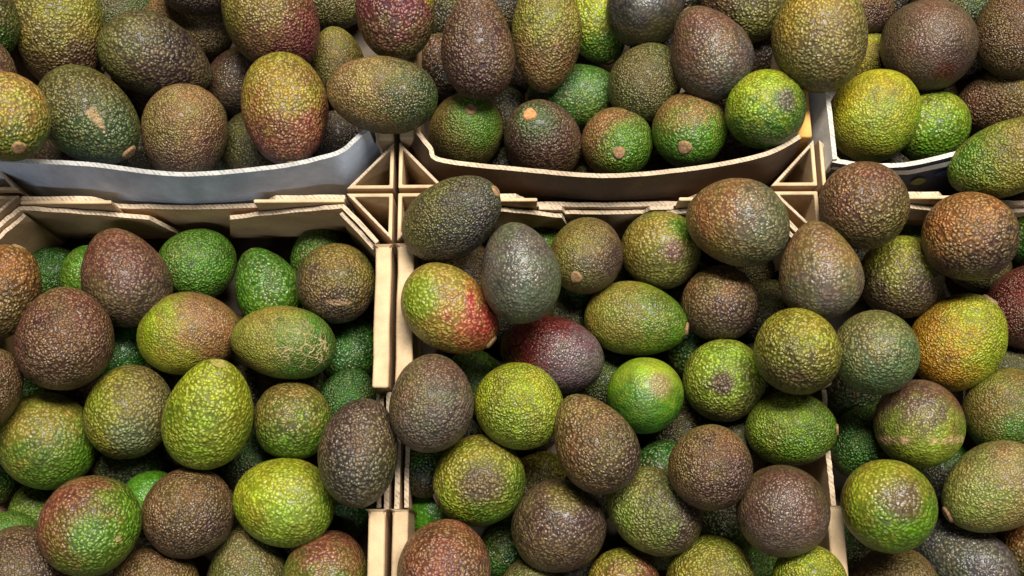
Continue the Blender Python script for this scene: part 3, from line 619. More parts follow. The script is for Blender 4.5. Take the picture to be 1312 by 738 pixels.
    ('L2', (0.2865, -0.0671, 0.1272), (-0.07, 0.993, 0.098), 0.0541, 0.0671, 0.38, 'B5', 'S2', (0.243, -0.952, -0.185), 0.15, {'pebble': 0.5, 'gloss': 0.5}, 'tan grey pear shaped avocado with a matte skin, on the crate divider'),
    ('L2', (0.2291, -0.0765, 0.0744), (0.264, 0.731, -0.629), 0.0545, 0.0578, 0.1, 'N2', 'P3', (0.485, -0.868, -0.107), 0.05, {'gloss': 0.55}, 'round tan brown avocado below the large brown to teal one'),
    ('L2', (0.2673, -0.1219, 0.129), (-0.102, 0.704, -0.703), 0.0549, 0.0593, 0.08, 'L3', 'o4', (-0.255, -0.934, -0.252), 0.1, {}, 'yellow green knobbly avocado with a dark side, beside the dark green one'),
    ('L2', (0.2294, -0.1325, 0.0736), (0.2, 0.327, -0.924), 0.0574, 0.0602, 0.05, 'G4', 'o3', (0.329, -0.94, -0.085), 0.2, {'patches': [([-0.202, -0.158, 0.967], 0.25, 'P', 0.6)]}, 'round green avocado with a purple spot in its middle'),
    ('L2', (0.174, -0.1424, 0.0758), (0.279, 0.401, -0.873), 0.0532, 0.0558, 0.05, 'L2', 'G1', (0.333, -0.938, -0.096), 0.05, {'pebble': 0.35, 'gloss': 0.6, 'patches': [([0.233, 0.157, 0.96], 0.3, 'N3', 0.7)]}, 'smooth bright green round avocado'),
    ('L2', (0.0852, -0.1533, 0.099), (-0.602, 0.453, -0.658), 0.0571, 0.0628, 0.05, 'L', 'G4', (0.336, -0.933, -0.126), 0.1, {}, 'plump lime green avocado below the wine red one'),
    ('L2', (0.0278, -0.1528, 0.1165), (0.144, 0.965, -0.218), 0.0552, 0.0662, 0.1, 'B4', 'S2', (0.636, -0.756, -0.154), 0.05, {'pebble': 0.7}, 'brown grey avocado lying against the notch in the crate wall'),
    ('L2', (0.0581, -0.2005, 0.0831), (-0.909, -0.417, -0.006), 0.061, 0.0629, 0.05, 'L3', 'G2', (0.568, -0.82, -0.073), 0.2, {'shown': 1, 'stem': 'B', 'patches': [([0.125, -0.17, 0.977], 0.5, 'B4', 0.7)]}, 'yellow green and brown round avocado with a stem on its side'),
    ('L2', (0.1338, -0.1791, 0.1184), (-0.494, 0.855, -0.16), 0.0515, 0.0701, 0.35, 'N2', 'P3', (0.813, -0.583, 0.006), 0.2, {}, 'tan brown knobbly avocado wedged under the plump lime one'),
    ('L2', (0.206, -0.1972, 0.1327), (0.166, 0.567, -0.807), 0.0526, 0.0558, 0.05, 'N2', 'P', (0.626, -0.778, 0.057), 0.05, {}, 'round avocado, tan above and plum brown below, over the grey green one'),
    ('L2', (0.2707, -0.1676, 0.086), (0.966, -0.037, 0.256), 0.0505, 0.0616, 0.1, 'G4', 'G2', (0.616, -0.784, 0.074), 0, {'shown': 1, 'stem': 'B3'}, 'green avocado with its stem touching the crate divider'),
    ('L2', (0.2504, -0.2237, 0.125), (0.46, 0.463, -0.758), 0.0567, 0.0595, 0.05, 'b', 'S5', (0.161, -0.987, 0.001), 0.0, {'pebble': 0.5, 'gloss': 0.65}, 'shiny purple grey round avocado beside the crate divider'),
    ('L2', (0.112, -0.2311, 0.079), (-0.933, -0.33, -0.142), 0.0618, 0.0649, 0.05, 'B4', 'P3', (0.862, -0.507, 0.027), 0.1, {'pebble': 0.7, 'gloss': 0.6, 'stem': 'b', 'patches': [([0.167, 0.576, 0.8], 0.4, 'O', 0.6)]}, 'large shiny brown round avocado with a small dark stem on its side'),
    ('L2', (0.1743, -0.2219, 0.094), (-0.757, 0.461, -0.463), 0.0556, 0.0679, 0.1, 'G5', 'P3', (0.974, -0.186, 0.126), 0.1, {'pebble': 1.1}, 'wrinkled grey green avocado under the tan and plum one'),
    ('L2', (0.0376, -0.2576, 0.11), (-0.031, 0.76, -0.649), 0.0586, 0.0644, 0.08, 'R4', 'P4', (0.335, -0.942, -0.011), 0.0, {'gloss': 0.55}, 'reddish purple avocado at the bottom edge beside the crate wall'),
    ('L2', (0.1558, -0.2694, 0.0692), (0.454, 0.646, -0.614), 0.0493, 0.0517, 0.1, 'L3', 'R2', (0.25, -0.967, 0.05), -0.1, {'patches': [([-0.337, 0.472, 0.815], 0.12, 'B3', 0.4)]}, 'yellow green avocado with a pink blush at the bottom edge'),
    ('L2', (0.211, -0.266, 0.0866), (0.124, 0.753, -0.646), 0.0574, 0.0608, 0.08, 'L3', 'o3', (0.485, -0.868, 0.108), 0.1, {}, 'olive avocado at the bottom edge below the wrinkled grey green one'),
    ('L2', (0.2685, -0.2679, 0.11), (0.177, 0.751, -0.636), 0.0481, 0.051, 0.08, 'L', 'G', (-0.007, -1.0, 0.021), 0, {}, 'bright green avocado at the bottom edge under the shiny purple grey one'),
    ('L2', (0.0936, -0.2758, 0.0604), (0.02, 0.745, -0.667), 0.0465, 0.0512, 0.08, 'o3', 'o', (-0.007, -0.999, 0.032), 0, {}, 'dark olive avocado peeking up at the bottom edge under the shiny brown one'),
    ('L2', (0.025, -0.2187, 0.032), (-0.017, 0.953, -0.301), 0.0403, 0.0443, 0.1, 'G', 'G', (-0.007, -0.999, -0.042), 0, {'pebble': 0.4, 'gloss': 0.6}, 'smooth vivid green avocado squeezed between the crate wall and the reddish purple one'),
    ('L2', (0.0202, -0.1902, 0.056), (-0.02, 0.964, -0.264), 0.0394, 0.0434, 0.1, 'g', 'K', (-0.007, -0.997, -0.081), 0, {}, 'dark green avocado in the shade under the brown grey one'),
    ('L2', (0.1002, -0.1972, 0.032), (0.734, 0.62, -0.277), 0.0428, 0.0471, 0.1, 'O2', 'o', (-0.007, -0.997, -0.071), 0, {}, 'olive avocado glimpsed behind the large shiny brown round one'),
    ('L2', (0.0763, -0.2457, 0.032), (0.006, 0.942, -0.335), 0.0399, 0.0439, 0.1, 'g', 'g', (-0.007, -1.0, -0.008), 0, {'gloss': 0.7}, 'glossy dark green avocado between the reddish purple and the shiny brown ones'),
    ('L2', (0.0521, -0.1269, 0.032), (0.093, 0.983, 0.156), 0.0473, 0.052, 0.1, 'g2', 'g', (-0.006, -0.987, -0.159), 0, {'shown': 1, 'stem': 'b'}, 'shaded green avocado with a brown stem beneath the blushing red one'),
    ('L2', (0.1038, -0.0202, 0.032), (0.485, 0.871, -0.079), 0.0429, 0.0472, 0.1, 'G', 'G', (-0.005, -0.958, -0.287), 0, {}, 'bright green sliver of avocado behind the slate egg shaped one'),
    ('L2', (0.1282, -0.0742, 0.032), (0.496, 0.86, -0.121), 0.0481, 0.0529, 0.1, 'g', 'K', (-0.006, -0.974, -0.224), 0, {}, 'blackish green avocado under the tan speckled one with the tilted stem'),
    ('L2', (0.1462, -0.1246, 0.032), (0.503, 0.849, -0.163), 0.0473, 0.0521, 0.1, 'g', 'T', (-0.006, -0.987, -0.163), 0, {'gloss': 0.6}, 'dark green avocado between the wine red and the smooth bright green ones'),
    ('L2', (0.2046, -0.1613, 0.032), (0.524, 0.835, -0.164), 0.0491, 0.054, 0.1, 'o', 'K', (-0.006, -0.993, -0.117), 0, {}, 'dark avocado below the smooth bright green round one'),
    ('L2', (0.2535, -0.2534, 0.032), (0.54, 0.81, -0.229), 0.0399, 0.0439, 0.1, 'G', 'g2', (-0.007, -1.0, 0.001), 0, {}, 'green avocado in the gap beneath the shiny purple grey one'),
    ('L2', (0.1873, -0.1945, 0.055), (0.52, 0.829, -0.207), 0.0438, 0.0482, 0.1, 'g', 'o', (-0.007, -0.997, -0.077), 0, {}, 'dark green avocado above the wrinkled grey green one'),
    ('L2', (0.275, -0.075, 0.032), (0.544, 0.839, -0.03), 0.0481, 0.0529, 0.1, 'o', 'K', (-0.006, -0.974, -0.224), 0, {}, 'shaded dark avocado between the round tan brown and the tan grey pear'),
    ('L2', (0.218, -0.0986, 0.032), (0.528, 0.845, -0.09), 0.0478, 0.0525, 0.1, 'g', 'g', (-0.006, -0.981, -0.196), 0, {}, 'deep green avocado under the round tan brown one'),
    ('L3', (0.3211, -0.021, 0.1248), (0.494, 0.599, -0.63), 0.0589, 0.0624, 0.05, 'B2', 'o4', (0.319, -0.926, -0.2), 0.1, {'pebble': 1.1}, 'red brown speckled avocado at the crate corner by the white wall'),
    ('L3', (0.3882, -0.0036, 0.032), (0.565, 0.818, 0.106), 0.0432, 0.0476, 0.1, 'G', 'G', (-0.005, -0.951, -0.308), 0, {}, 'small bright green avocado behind the red brown speckled one'),
    ('L3', (0.3911, -0.0427, 0.122), (-0.243, 0.49, -0.837), 0.0603, 0.0651, 0.08, 'A3', 'P3', (0.52, -0.854, -0.022), 0.0, {}, 'amber brown avocado with a grey brown underside'),
    ('L3', (0.3608, -0.0581, 0.0758), (0.385, 0.733, -0.561), 0.0593, 0.0628, 0.08, 'L3', 'P3', (0.237, -0.958, -0.162), -0.1, {}, 'olive and brown round avocado above the dark green one'),
    ('L3', (0.4778, -0.0156, 0.0464), (0.578, 0.801, 0.154), 0.0494, 0.0544, 0.1, 'G2', 'g', (-0.005, -0.954, -0.3), 0, {}, 'green avocado at the picture edge beside the amber brown one'),
    ('L3', (0.4583, -0.0764, 0.056), (0.578, 0.811, 0.092), 0.0593, 0.0653, 0.1, 'r', 'R5', (0.443, -0.896, 0.016), 0, {'gloss': 0.65}, 'dark wine red avocado at the picture edge'),
    ('L3', (0.3197, -0.1216, 0.1234), (0.29, 0.644, -0.708), 0.0549, 0.0582, 0.08, 'o3', 'T4', (0.467, -0.884, -0.002), 0.0, {'pebble': 0.7}, 'dark green round avocado with a bluish sheen, beside the crate divider'),
    ('L3', (0.3954, -0.1061, 0.078), (0.531, 0.737, 0.419), 0.0615, 0.0725, 0.16, 'A4', 'L', (0.906, 0.087, 0.415), 0.05, {'shown': 1, 'pebble': 0.8, 'stem': 'N'}, 'amber yellow and green avocado with its stem pointing up'),
    ('L3', (0.3554, -0.1662, 0.096), (0.344, 0.444, -0.827), 0.0588, 0.0611, 0.05, 'B4', 'G4', (0.155, -0.986, -0.058), 0.0, {'pebble': 0.5, 'gloss': 0.6, 'patches': [([0.735, 0.435, 0.521], 0.45, 'R5', 0.6)], 'band': ([0.006, 0.992, 0.122], -0.35, 0.085)}, 'round green and brown avocado with a band of scratches'),
    ('L3', (0.4271, -0.1552, 0.0736), (0.626, 0.709, -0.324), 0.0581, 0.0639, 0.08, 'O', 'g2', (0.446, -0.89, 0.096), 0.1, {}, 'dark olive green avocado beside the scratched one, cut by the picture edge'),
    ('L3', (0.3324, -0.1743, 0.0502), (0.56, 0.824, -0.088), 0.05, 0.055, 0.1, 'g', 'g', (-0.007, -0.995, -0.104), 0, {'gloss': 0.7}, 'deep green glossy avocado low beside the crate divider'),
    ('L3', (0.3178, -0.2208, 0.1254), (0.306, 0.461, -0.833), 0.0577, 0.06, 0.05, 'L3', 'G2', (0.535, -0.831, 0.152), 0.05, {'pebble': 0.6, 'gloss': 0.65, 'patches': [([-0.034, 0.053, 0.998], 0.45, 'B4', 0.7)]}, 'shiny yellow green round avocado with a brown flush'),
    ('L3', (0.4023, -0.2092, 0.0936), (-0.89, -0.425, -0.167), 0.0581, 0.0755, 0.15, 'G5', 'N3', (0.857, 0.311, 0.411), -0.15, {'shown': 1, 'stem': 'B3'}, 'large green and tan avocado with an oval stem button'),
    ('L3', (0.3887, -0.2559, 0.0626), (-0.68, 0.522, -0.515), 0.0522, 0.0756, 0.12, 'K3', 'S', (0.455, -0.869, 0.196), 0.0, {'pebble': 0.6, 'gloss': 0.6}, 'slate black avocado lying below the large green and tan one'),
    ('L3', (0.3383, -0.2752, 0.0714), (0.221, 0.746, -0.628), 0.0585, 0.0632, 0.08, 'B5', 'o4', (0.465, -0.864, 0.194), 0.0, {}, 'brown olive avocado at the bottom edge under the shiny yellow green one'),
    ('L3', (0.4446, -0.2495, 0.056), (0.158, 0.941, -0.301), 0.0528, 0.0581, 0.1, 'A3', 'o', (-0.007, -1.0, -0.006), 0, {}, 'amber olive avocado at the picture edge beside the slate black one'),
    ('L1', (-0.1043, -0.183, 0.032), (0.385, 0.846, -0.368), 0.0475, 0.0522, 0.1, 'g', 'K', (-0.007, -0.996, -0.087), 0, {}, 'shaded green avocado between the yellow green pear and the large lime one'),
    ('L3', (0.3207, -0.2474, 0.032), (0.557, 0.811, -0.178), 0.0422, 0.0464, 0.1, 'g', 'K', (-0.007, -1.0, -0.008), 0, {}, 'shaded dark green avocado beside the divider below the shiny yellow green one'),
    ('L2', (0.2436, -0.1735, 0.049), (0.538, 0.83, -0.147), 0.0445, 0.049, 0.1, 'o', 'K', (-0.007, -0.995, -0.104), 0, {}, 'shaded dark avocado between the tan and plum one and the divider stem one'),
    ('L3', (0.3329, -0.1333, 0.032), (0.558, 0.828, -0.052), 0.0438, 0.0482, 0.1, 'K', 'g', (-0.006, -0.988, -0.154), 0, {}, 'blackish avocado in the gap under the dark green one with a bluish sheen'),
    ('L2', (0.2269, -0.2354, 0.054), (0.533, 0.815, -0.225), 0.0422, 0.0465, 0.1, 'K', 'g', (-0.007, -1.0, -0.023), 0, {}, 'blackish green avocado in the dark gap beside the wrinkled grey green one'),
    ('L3', (0.3923, -0.193, 0.032), (0.57, 0.818, -0.075), 0.0441, 0.0486, 0.1, 'g', 'K', (-0.007, -0.997, -0.078), 0, {}, 'shaded avocado between the scratched one and the large green and tan one'),
]
BURIED = [
    ('T1', (-0.1623, 0.0507, 0.0261), (0.996, 0.017, -0.091), 0.0398, 0.0527, 'deepest shade darkened avocado near the tan brown avocado leaning out'),
    ('T1', (-0.2647, 0.0454, 0.036), (0.591, 0.802, -0.086), 0.0465, 0.0599, 'shade darkened avocado buried under the amber avocado with its stem button facing out'),
    ('T1', (-0.096, 0.1073, 0.0288), (0.348, 0.936, -0.053), 0.0463, 0.0618, 'shade darkened avocado buried under the upright avocado, yellow on top and reddish below'),
    ('T1', (-0.248, 0.0961, 0.0371), (0.995, -0.08, -0.06), 0.0469, 0.0588, 'shade darkened avocado buried under the dark green avocado with a long tan scar'),
    ('T1', (-0.1266, 0.1925, 0.035), (-0.985, -0.123, -0.118), 0.0409, 0.0539, 'deepest shade darkened avocado near the olive avocado turning plum purple, above the yellow topped one'),
    ('T1', (-0.1951, 0.1032, 0.0342), (0.842, -0.535, 0.066), 0.0384, 0.0455, 'deepest shade darkened avocado near the purple black avocado with olive shoulder, lying above the tan one'),
    ('T1', (-0.0842, 0.0362, 0.0292), (-0.134, 0.991, 0.024), 0.0409, 0.0537, 'deepest shade darkened avocado near the upright avocado, yellow on top and reddish below'),
    ('T1', (-0.2641, 0.1369, 0.0352), (0.923, -0.386, -0.002), 0.0396, 0.0508, 'shade darkened avocado buried under the big avocado fading from olive green to purple brown'),
    ('T1', (-0.1616, 0.0856, 0.0365), (-0.299, 0.954, -0.031), 0.0422, 0.049, 'shade darkened avocado buried under the tan brown avocado leaning out'),
    ('T1', (-0.1055, 0.1571, 0.0289), (-0.991, -0.078, 0.105), 0.0459, 0.0545, 'shade darkened avocado buried under the olive avocado turning plum purple, above the yellow topped one'),
    ('T1', (-0.2189, 0.1269, 0.0245), (-0.5, 0.866, -0.008), 0.0382, 0.0447, 'shade darkened avocado buried under the purple black avocado with olive shoulder, lying above the tan one'),
    ('T2', (0.2025, 0.1462, 0.0339), (0.325, -0.945, -0.033), 0.0473, 0.0554, 'deepest shade darkened avocado near the smooth slate black avocado at the edge of the picture'),
    ('T2', (0.2115, 0.2009, 0.0331), (-0.369, 0.929, -0.016), 0.054, 0.0722, 'shade darkened avocado buried under the smooth slate black avocado at the edge of the picture'),
    ('T2', (0.0923, 0.1339, 0.026), (-0.811, 0.569, 0.136), 0.041, 0.0496, 'deepest shade darkened avocado near the long upright olive and tan avocado with its stem pointing down'),
    ('T2', (0.1417, 0.0388, 0.0264), (-0.496, 0.861, -0.111), 0.0427, 0.0576, 'shade darkened avocado buried under the green avocado with a brown shoulder and a stem facing straight'),
    ('T2', (0.0745, 0.1767, 0.0417), (0.846, 0.524, -0.096), 0.0472, 0.0566, 'shade darkened avocado buried under the tall purple brown pear shaped avocado standing narrow end up'),
    ('T2', (0.2551, 0.0596, 0.0373), (-0.987, 0.155, 0.051), 0.0435, 0.0511, 'deepest shade darkened avocado near the brown and green avocado with a low stem button'),
    ('T2', (0.2584, 0.1022, 0.0281), (-0.988, 0.07, -0.135), 0.0454, 0.0524, 'shade darkened avocado buried under the round green avocado with a grey smudge'),
    ('T2', (0.1982, 0.0825, 0.029), (-0.347, 0.938, 0.002), 0.0479, 0.0615, 'shade darkened avocado buried under the brown and green avocado with a low stem button'),
    ('T2', (0.0741, 0.2164, 0.0277), (0.906, -0.422, 0.013), 0.0399, 0.0507, 'deepest shade darkened avocado near the tall purple brown pear shaped avocado standing narrow end up'),
    ('T2', (0.079, 0.09, 0.0268), (-0.269, 0.959, -0.091), 0.0396, 0.046, 'shade darkened avocado buried under the purple brown avocado with an orange stem button on its top'),
    ('T2', (0.2624, 0.1951, 0.0288), (0.954, -0.269, -0.135), 0.0429, 0.0519, 'deepest shade darkened avocado near the brown and slate grey pear shaped avocado with a brown tip'),
    ('T2', (0.1088, 0.1658, 0.0245), (0.846, -0.525, -0.092), 0.0389, 0.0454, 'shade darkened avocado buried under the long upright olive and tan avocado with its stem pointing down'),
    ('T2', (0.2134, 0.0368, 0.0263), (0.024, 0.997, -0.071), 0.0389, 0.0449, 'deepest shade darkened avocado near the green avocado with a brown shoulder and a stem facing straight'),
    ('T2', (0.0837, 0.0355, 0.0262), (-0.38, 0.915, 0.137), 0.0421, 0.0538, 'shade darkened avocado buried under the olive avocado with a green patch round its stem'),
    ('T2', (0.2473, 0.1484, 0.0254), (-0.995, 0.063, -0.073), 0.0389, 0.0462, 'shade darkened avocado buried under the brown and slate grey pear shaped avocado with a brown tip'),
    ('T3', (0.4951, 0.1902, 0.0427), (-0.373, -0.927, 0.043), 0.0496, 0.0641, 'deepest shade darkened avocado near the dark chestnut avocado at the picture edge'),
    ('T3', (0.3487, 0.0656, 0.0344), (-0.059, 0.991, -0.123), 0.0385, 0.0454, 'deepest shade darkened avocado near the yellow green avocado in the corner of the white walled crate'),
    ('T3', (0.3538, 0.211, 0.0256), (-0.927, 0.357, -0.114), 0.0395, 0.0493, 'deepest shade darkened avocado near the dark green avocado behind the smooth grey brown one'),
    ('T3', (0.5027, 0.1001, 0.0341), (0.342, -0.931, -0.126), 0.0419, 0.0516, 'shade darkened avocado buried under the bronze brown avocado lying with its narrow end inward'),
    ('T3', (0.4764, 0.0428, 0.0307), (-0.443, 0.894, 0.066), 0.0501, 0.0582, 'shade darkened avocado buried under the long olive avocado with a green end'),
    ('T3', (0.4029, 0.1936, 0.0261), (0.779, 0.618, -0.109), 0.0417, 0.0543, 'shade darkened avocado buried under the smooth grey brown avocado with a dark dimple'),
    ('T3', (0.434, 0.037, 0.0288), (-0.793, -0.603, -0.09), 0.038, 0.0469, 'deepest shade darkened avocado near the long olive avocado with a green end'),
    ('T3', (0.4163, 0.1007, 0.0262), (0.223, -0.97, -0.098), 0.0422, 0.0534, 'shade darkened avocado buried under the green avocado pressed behind the yellow green one'),
    ('T3', (0.5156, 0.1493, 0.0286), (-0.605, -0.795, -0.039), 0.042, 0.0561, 'shade darkened avocado buried under the dark chestnut avocado at the picture edge'),
    ('T3', (0.4586, 0.2034, 0.0266), (-0.705, -0.706, 0.064), 0.0428, 0.0505, 'shade darkened avocado buried under the dark green avocado behind the smooth grey brown one'),
    ('T3', (0.3702, 0.0342, 0.0377), (-0.953, -0.277, 0.122), 0.0389, 0.0505, 'deepest shade darkened avocado near the green avocado pressed behind the yellow green one'),
    ('T3', (0.3762, 0.0879, 0.0264), (-0.868, -0.496, 0.032), 0.0398, 0.0469, 'shade darkened avocado buried under the yellow green avocado in the corner of the white walled crate'),
    ('T3', (0.3347, 0.1438, 0.0285), (0.753, 0.65, -0.104), 0.0396, 0.0469, 'deepest shade darkened avocado near the smooth grey brown avocado with a dark dimple'),
    ('L1', (-0.2181, -0.2523, 0.0286), (0.64, -0.768, -0.032), 0.0457, 0.0545, 'deepest shade darkened avocado near the big round reddish brown avocado with a smooth green centre'),
    ('L1', (-0.0814, -0.1261, 0.0349), (0.963, -0.252, 0.098), 0.0433, 0.0507, 'shade darkened avocado buried under the small round olive green avocado beside the grey black oval one'),
    ('L1', (-0.1474, -0.1601, 0.0332), (0.781, 0.624, 0.008), 0.0503, 0.059, 'shade darkened avocado buried under the bright yellow green pear shaped avocado with a stem ring'),
    ('L1', (-0.1299, -0.2225, 0.0299), (-0.688, -0.72, 0.09), 0.0393, 0.0525, 'shade darkened avocado buried under the bronze brown round avocado with a purplish grey sheen'),
    ('L1', (-0.1733, -0.2389, 0.0242), (-0.689, -0.724, -0.03), 0.0383, 0.0455, 'deepest shade darkened avocado near the bronze brown round avocado with a purplish grey sheen'),
    ('L1', (-0.1911, -0.2795, 0.0249), (-0.761, -0.648, -0.029), 0.0397, 0.046, 'shade darkened avocado buried under the golden brown avocado at the bottom edge'),
    ('L1', (-0.0535, -0.2782, 0.0252), (-0.849, -0.524, -0.07), 0.0404, 0.0467, 'shade darkened avocado buried under the reddish brown and green avocado at the bottom edge'),
    ('L1', (-0.2625, -0.2815, 0.0307), (0.797, 0.598, 0.081), 0.05, 0.0622, 'shade darkened avocado buried under the grey brown avocado at the bottom edge'),
    ('L1', (-0.2492, -0.0787, 0.0288), (-0.734, 0.666, -0.135), 0.0446, 0.052, 'shade darkened avocado buried under the large purple brown avocado with a rusty top'),
    ('L1', (-0.1949, -0.0633, 0.0281), (-0.954, 0.277, -0.11), 0.0392, 0.0478, 'shade darkened avocado buried under the purple brown pear shaped avocado leaning on the back flap'),
    ('L1', (-0.126, -0.0923, 0.0258), (-0.606, 0.787, -0.117), 0.039, 0.0453, 'shade darkened avocado buried under the olive green avocado with a net of pale cracks'),
    ('L1', (-0.0645, -0.0735, 0.0259), (0.93, 0.366, -0.02), 0.0417, 0.0545, 'shade darkened avocado buried under the olive and grey brown avocado with a fine scar line'),
    ('L1', (-0.146, -0.287, 0.0253), (-0.344, -0.936, -0.077), 0.0384, 0.045, 'shade darkened avocado buried under the grey olive pear shaped avocado under the large lime one'),
    ('L1', (-0.0493, -0.1726, 0.0275), (0.74, -0.657, 0.144), 0.0387, 0.0452, 'shade darkened avocado buried under the grey black oval avocado leaning over the notch'),
    ('L1', (-0.2331, -0.1271, 0.0263), (-0.407, -0.908, 0.1), 0.0408, 0.0497, 'shade darkened avocado buried under the olive avocado with a yellow side'),
    ('L1', (-0.1679, -0.1166, 0.0262), (0.95, -0.296, 0.102), 0.0424, 0.0508, 'shade darkened avocado buried under the yellow green avocado with a brown flush'),
    ('L1', (-0.0679, -0.2388, 0.0349), (-0.141, -0.981, -0.133), 0.0385, 0.0444, 'shade darkened avocado buried under the large lime green avocado'),
    ('L1', (-0.1198, -0.128, 0.0306), (0.087, -0.987, 0.133), 0.0435, 0.0517, 'deepest shade darkened avocado near the bright yellow green pear shaped avocado with a stem ring'),
    ('L1', (-0.2619, -0.1615, 0.0251), (-0.281, 0.956, 0.09), 0.0396, 0.0528, 'shade darkened avocado buried under the olive and green mottled avocado beside the yellow sided one'),
    ('L1', (-0.2181, -0.2134, 0.0275), (-0.788, 0.604, -0.122), 0.0399, 0.0466, 'shade darkened avocado buried under the big round reddish brown avocado with a smooth green centre'),
    ('L2', (0.1848, -0.2916, 0.0366), (-0.617, -0.783, 0.077), 0.044, 0.0566, 'deepest shade darkened avocado near the yellow green avocado with a pink blush at the bottom edge'),
    ('L2', (0.1378, -0.2041, 0.0393), (-0.362, 0.93, 0.059), 0.038, 0.0479, 'deepest shade darkened avocado near the tan brown knobbly avocado wedged under the plump lime one'),
    ('L2', (0.041, -0.0445, 0.0354), (0.142, 0.981, -0.129), 0.0549, 0.0644, 'shade darkened avocado buried under the dark green and slate avocado perched on the crate corner'),
    ('L2', (0.1813, -0.2391, 0.0264), (0.741, -0.671, 0.028), 0.0416, 0.0536, 'shade darkened avocado buried under the wrinkled grey green avocado under the tan and plum one'),
    ('L2', (0.1683, -0.041, 0.0277), (-0.985, -0.172, 0.023), 0.0401, 0.0485, 'shade darkened avocado buried under the tan speckled avocado with a tilted stem button'),
    ('L2', (0.2646, -0.1254, 0.0338), (0.462, -0.885, 0.057), 0.0475, 0.0562, 'shade darkened avocado buried under the round green avocado with a purple spot in its middle'),
    ('L2', (0.0348, -0.2764, 0.0297), (-0.959, -0.247, -0.136), 0.0452, 0.0531, 'shade darkened avocado buried under the reddish purple avocado at the bottom edge beside the crate wall'),
    ('L2', (0.2208, -0.0566, 0.0278), (0.981, -0.184, 0.056), 0.0442, 0.0552, 'shade darkened avocado buried under the round tan brown avocado below the large brown to teal one'),
    ('L2', (0.1168, -0.2598, 0.0307), (-0.977, 0.17, -0.129), 0.0418, 0.0521, 'shade darkened avocado buried under the large shiny brown round avocado with a small dark stem'),
    ('L2', (0.0814, -0.0746, 0.0309), (0.994, 0.002, 0.105), 0.0459, 0.0544, 'shade darkened avocado buried under the smooth slate grey egg shaped avocado beside the blushing red one'),
    ('L2', (0.0628, -0.2088, 0.0317), (0.911, -0.406, 0.075), 0.0385, 0.045, 'shade darkened avocado buried under the yellow green and brown round avocado with a stem'),
    ('L2', (0.2553, -0.2086, 0.0336), (0.365, -0.93, 0.039), 0.0429, 0.0494, 'shade darkened avocado buried under the shiny purple grey round avocado beside the crate divider'),
    ('L2', (0.0919, -0.1518, 0.0349), (-0.99, -0.021, 0.14), 0.0525, 0.0604, 'shade darkened avocado buried under the plump lime green avocado below the wine red one'),
    ('L2', (0.0353, -0.1664, 0.0311), (-0.822, 0.558, -0.118), 0.0418, 0.0556, 'shade darkened avocado buried under the brown grey avocado lying against the notch in the crate wall'),
    ('L2', (0.1547, -0.2715, 0.0272), (0.707, -0.707, 0.02), 0.0403, 0.0468, 'shade darkened avocado buried under the yellow green avocado with a pink blush at the bottom edge'),
    ('L2', (0.2352, -0.2898, 0.025), (0.282, -0.959, 0.01), 0.0395, 0.0494, 'shade darkened avocado buried under the olive avocado at the bottom edge'),
    ('L2', (0.1806, -0.0806, 0.0312), (-0.921, 0.383, 0.065), 0.0381, 0.047, 'shade darkened avocado buried under the olive green avocado lying down with a pale stem end'),
    ('L2', (0.0443, -0.0867, 0.0304), (0.902, 0.413, -0.124), 0.0401, 0.0462, 'shade darkened avocado buried under the green avocado blushing bright red towards its stem'),
    ('L2', (0.2189, -0.1985, 0.0267), (0.955, 0.277, -0.104), 0.0393, 0.0459, 'shade darkened avocado buried under the round avocado, tan above and plum brown below'),
    ('L2', (0.26, -0.0347, 0.0298), (-0.562, 0.827, -0.027), 0.0412, 0.0474, 'shade darkened avocado buried under the large brown to teal avocado resting on the back wall corner'),
    ('L2', (0.158, -0.1627, 0.0245), (0.295, -0.954, -0.046), 0.0389, 0.0452, 'shade darkened avocado buried under the tan brown knobbly avocado wedged under the plump lime one'),
    ('L2', (0.0847, -0.2912, 0.0257), (0.652, 0.757, 0.049), 0.0413, 0.048, 'deepest shade darkened avocado near the reddish purple avocado at the bottom edge beside the crate wall'),
    ('L2', (0.1008, -0.1099, 0.0328), (0.981, 0.193, -0.024), 0.0404, 0.048, 'shade darkened avocado buried under the glossy wine red and grey avocado'),
    ('L3', (0.4689, -0.1943, 0.031), (-0.408, -0.906, -0.109), 0.0419, 0.0539, 'deepest shade darkened avocado near the large green and tan avocado with an oval stem button'),
    ('L3', (0.3883, -0.2889, 0.0299), (0.399, 0.907, 0.133), 0.0475, 0.0564, 'deepest shade darkened avocado near the slate black avocado lying below the large green and tan one'),
    ('L3', (0.3894, -0.0657, 0.0282), (0.472, 0.874, -0.117), 0.0421, 0.0564, 'shade darkened avocado buried under the olive and brown round avocado above the dark green one'),
    ('L3', (0.382, -0.1421, 0.0366), (-0.767, -0.627, -0.133), 0.0468, 0.0614, 'shade darkened avocado buried under the round green and brown avocado with a band of scratches'),
    ('L3', (0.4501, -0.1196, 0.0294), (-0.626, 0.771, -0.12), 0.0419, 0.0534, 'deepest shade darkened avocado near the dark olive green avocado beside the scratched one'),
    ('L3', (0.4944, -0.0617, 0.029), (0.429, -0.902, -0.052), 0.0454, 0.0601, 'shade darkened avocado buried under the dark wine red avocado at the picture edge'),
    ('L3', (0.3556, -0.2179, 0.0269), (0.463, 0.886, 0.018), 0.0422, 0.0522, 'shade darkened avocado buried under the shiny yellow green round avocado with a brown flush'),
    ('L3', (0.445, -0.2835, 0.0286), (-0.936, 0.344, -0.071), 0.0441, 0.054, 'shade darkened avocado buried under the amber olive avocado at the picture edge'),
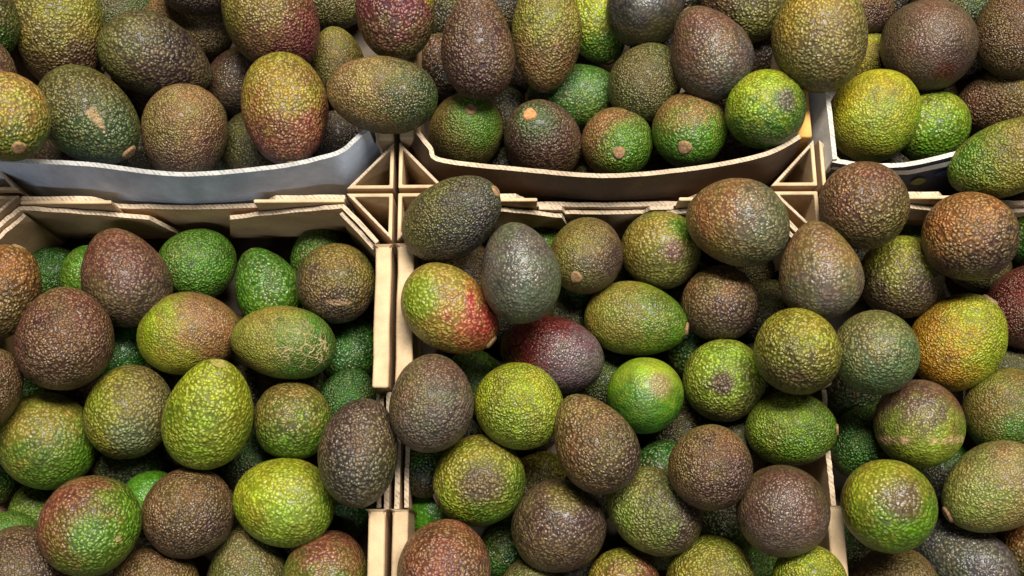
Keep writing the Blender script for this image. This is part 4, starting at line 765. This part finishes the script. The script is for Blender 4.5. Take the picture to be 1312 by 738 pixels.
    ('L3', (0.4391, -0.0347, 0.0283), (0.748, -0.663, -0.03), 0.0449, 0.0544, 'shade darkened avocado buried under the amber brown avocado with a grey brown underside'),
    ('L3', (0.3473, -0.0407, 0.0294), (0.771, 0.625, 0.119), 0.0441, 0.0563, 'shade darkened avocado buried under the red brown speckled avocado'),
    ('L3', (0.415, -0.2427, 0.0264), (0.531, 0.847, -0.041), 0.0384, 0.045, 'shade darkened avocado buried under the slate black avocado lying below the large green and tan one'),
    ('L3', (0.4305, -0.1697, 0.0281), (0.959, -0.283, -0.022), 0.0422, 0.0536, 'shade darkened avocado buried under the dark olive green avocado beside the scratched one'),
    ('L3', (0.3561, -0.0977, 0.0273), (-0.878, -0.464, 0.12), 0.039, 0.0476, 'shade darkened avocado buried under the dark green round avocado with a bluish sheen'),
    ('L3', (0.3483, -0.2745, 0.0274), (0.319, 0.939, 0.132), 0.0401, 0.0491, 'shade darkened avocado buried under the brown olive avocado at the bottom edge'),
    ('L3', (0.4266, -0.208, 0.0318), (0.775, -0.631, 0.031), 0.0407, 0.0499, 'shade darkened avocado buried under the large green and tan avocado with an oval stem button'),
    ('L3', (0.4181, -0.0902, 0.0286), (-0.47, 0.87, 0.146), 0.0396, 0.0464, 'shade darkened avocado buried under the amber yellow and green avocado with its stem pointing up'),
]
WHERE = {'T1': 'avocados in the crate with the blue rim', 'T2': 'avocados in the upper brown crate', 'T3': 'avocados in the white walled crate',
         'L1': 'avocados in the crate with the tucked flaps', 'L2': 'avocados in the crate between the dividers', 'L3': 'avocados in the crate below the printed front'}
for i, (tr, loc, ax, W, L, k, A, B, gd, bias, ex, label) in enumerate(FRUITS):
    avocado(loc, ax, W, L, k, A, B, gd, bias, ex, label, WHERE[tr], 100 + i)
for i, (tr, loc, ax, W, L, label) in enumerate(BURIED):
    a, b = [('g', 'K'), ('K', 'b'), ('K', 'o'), ('b', 'K')][i % 4]  # buried skins kept near black: shade between the fruit put into their colour
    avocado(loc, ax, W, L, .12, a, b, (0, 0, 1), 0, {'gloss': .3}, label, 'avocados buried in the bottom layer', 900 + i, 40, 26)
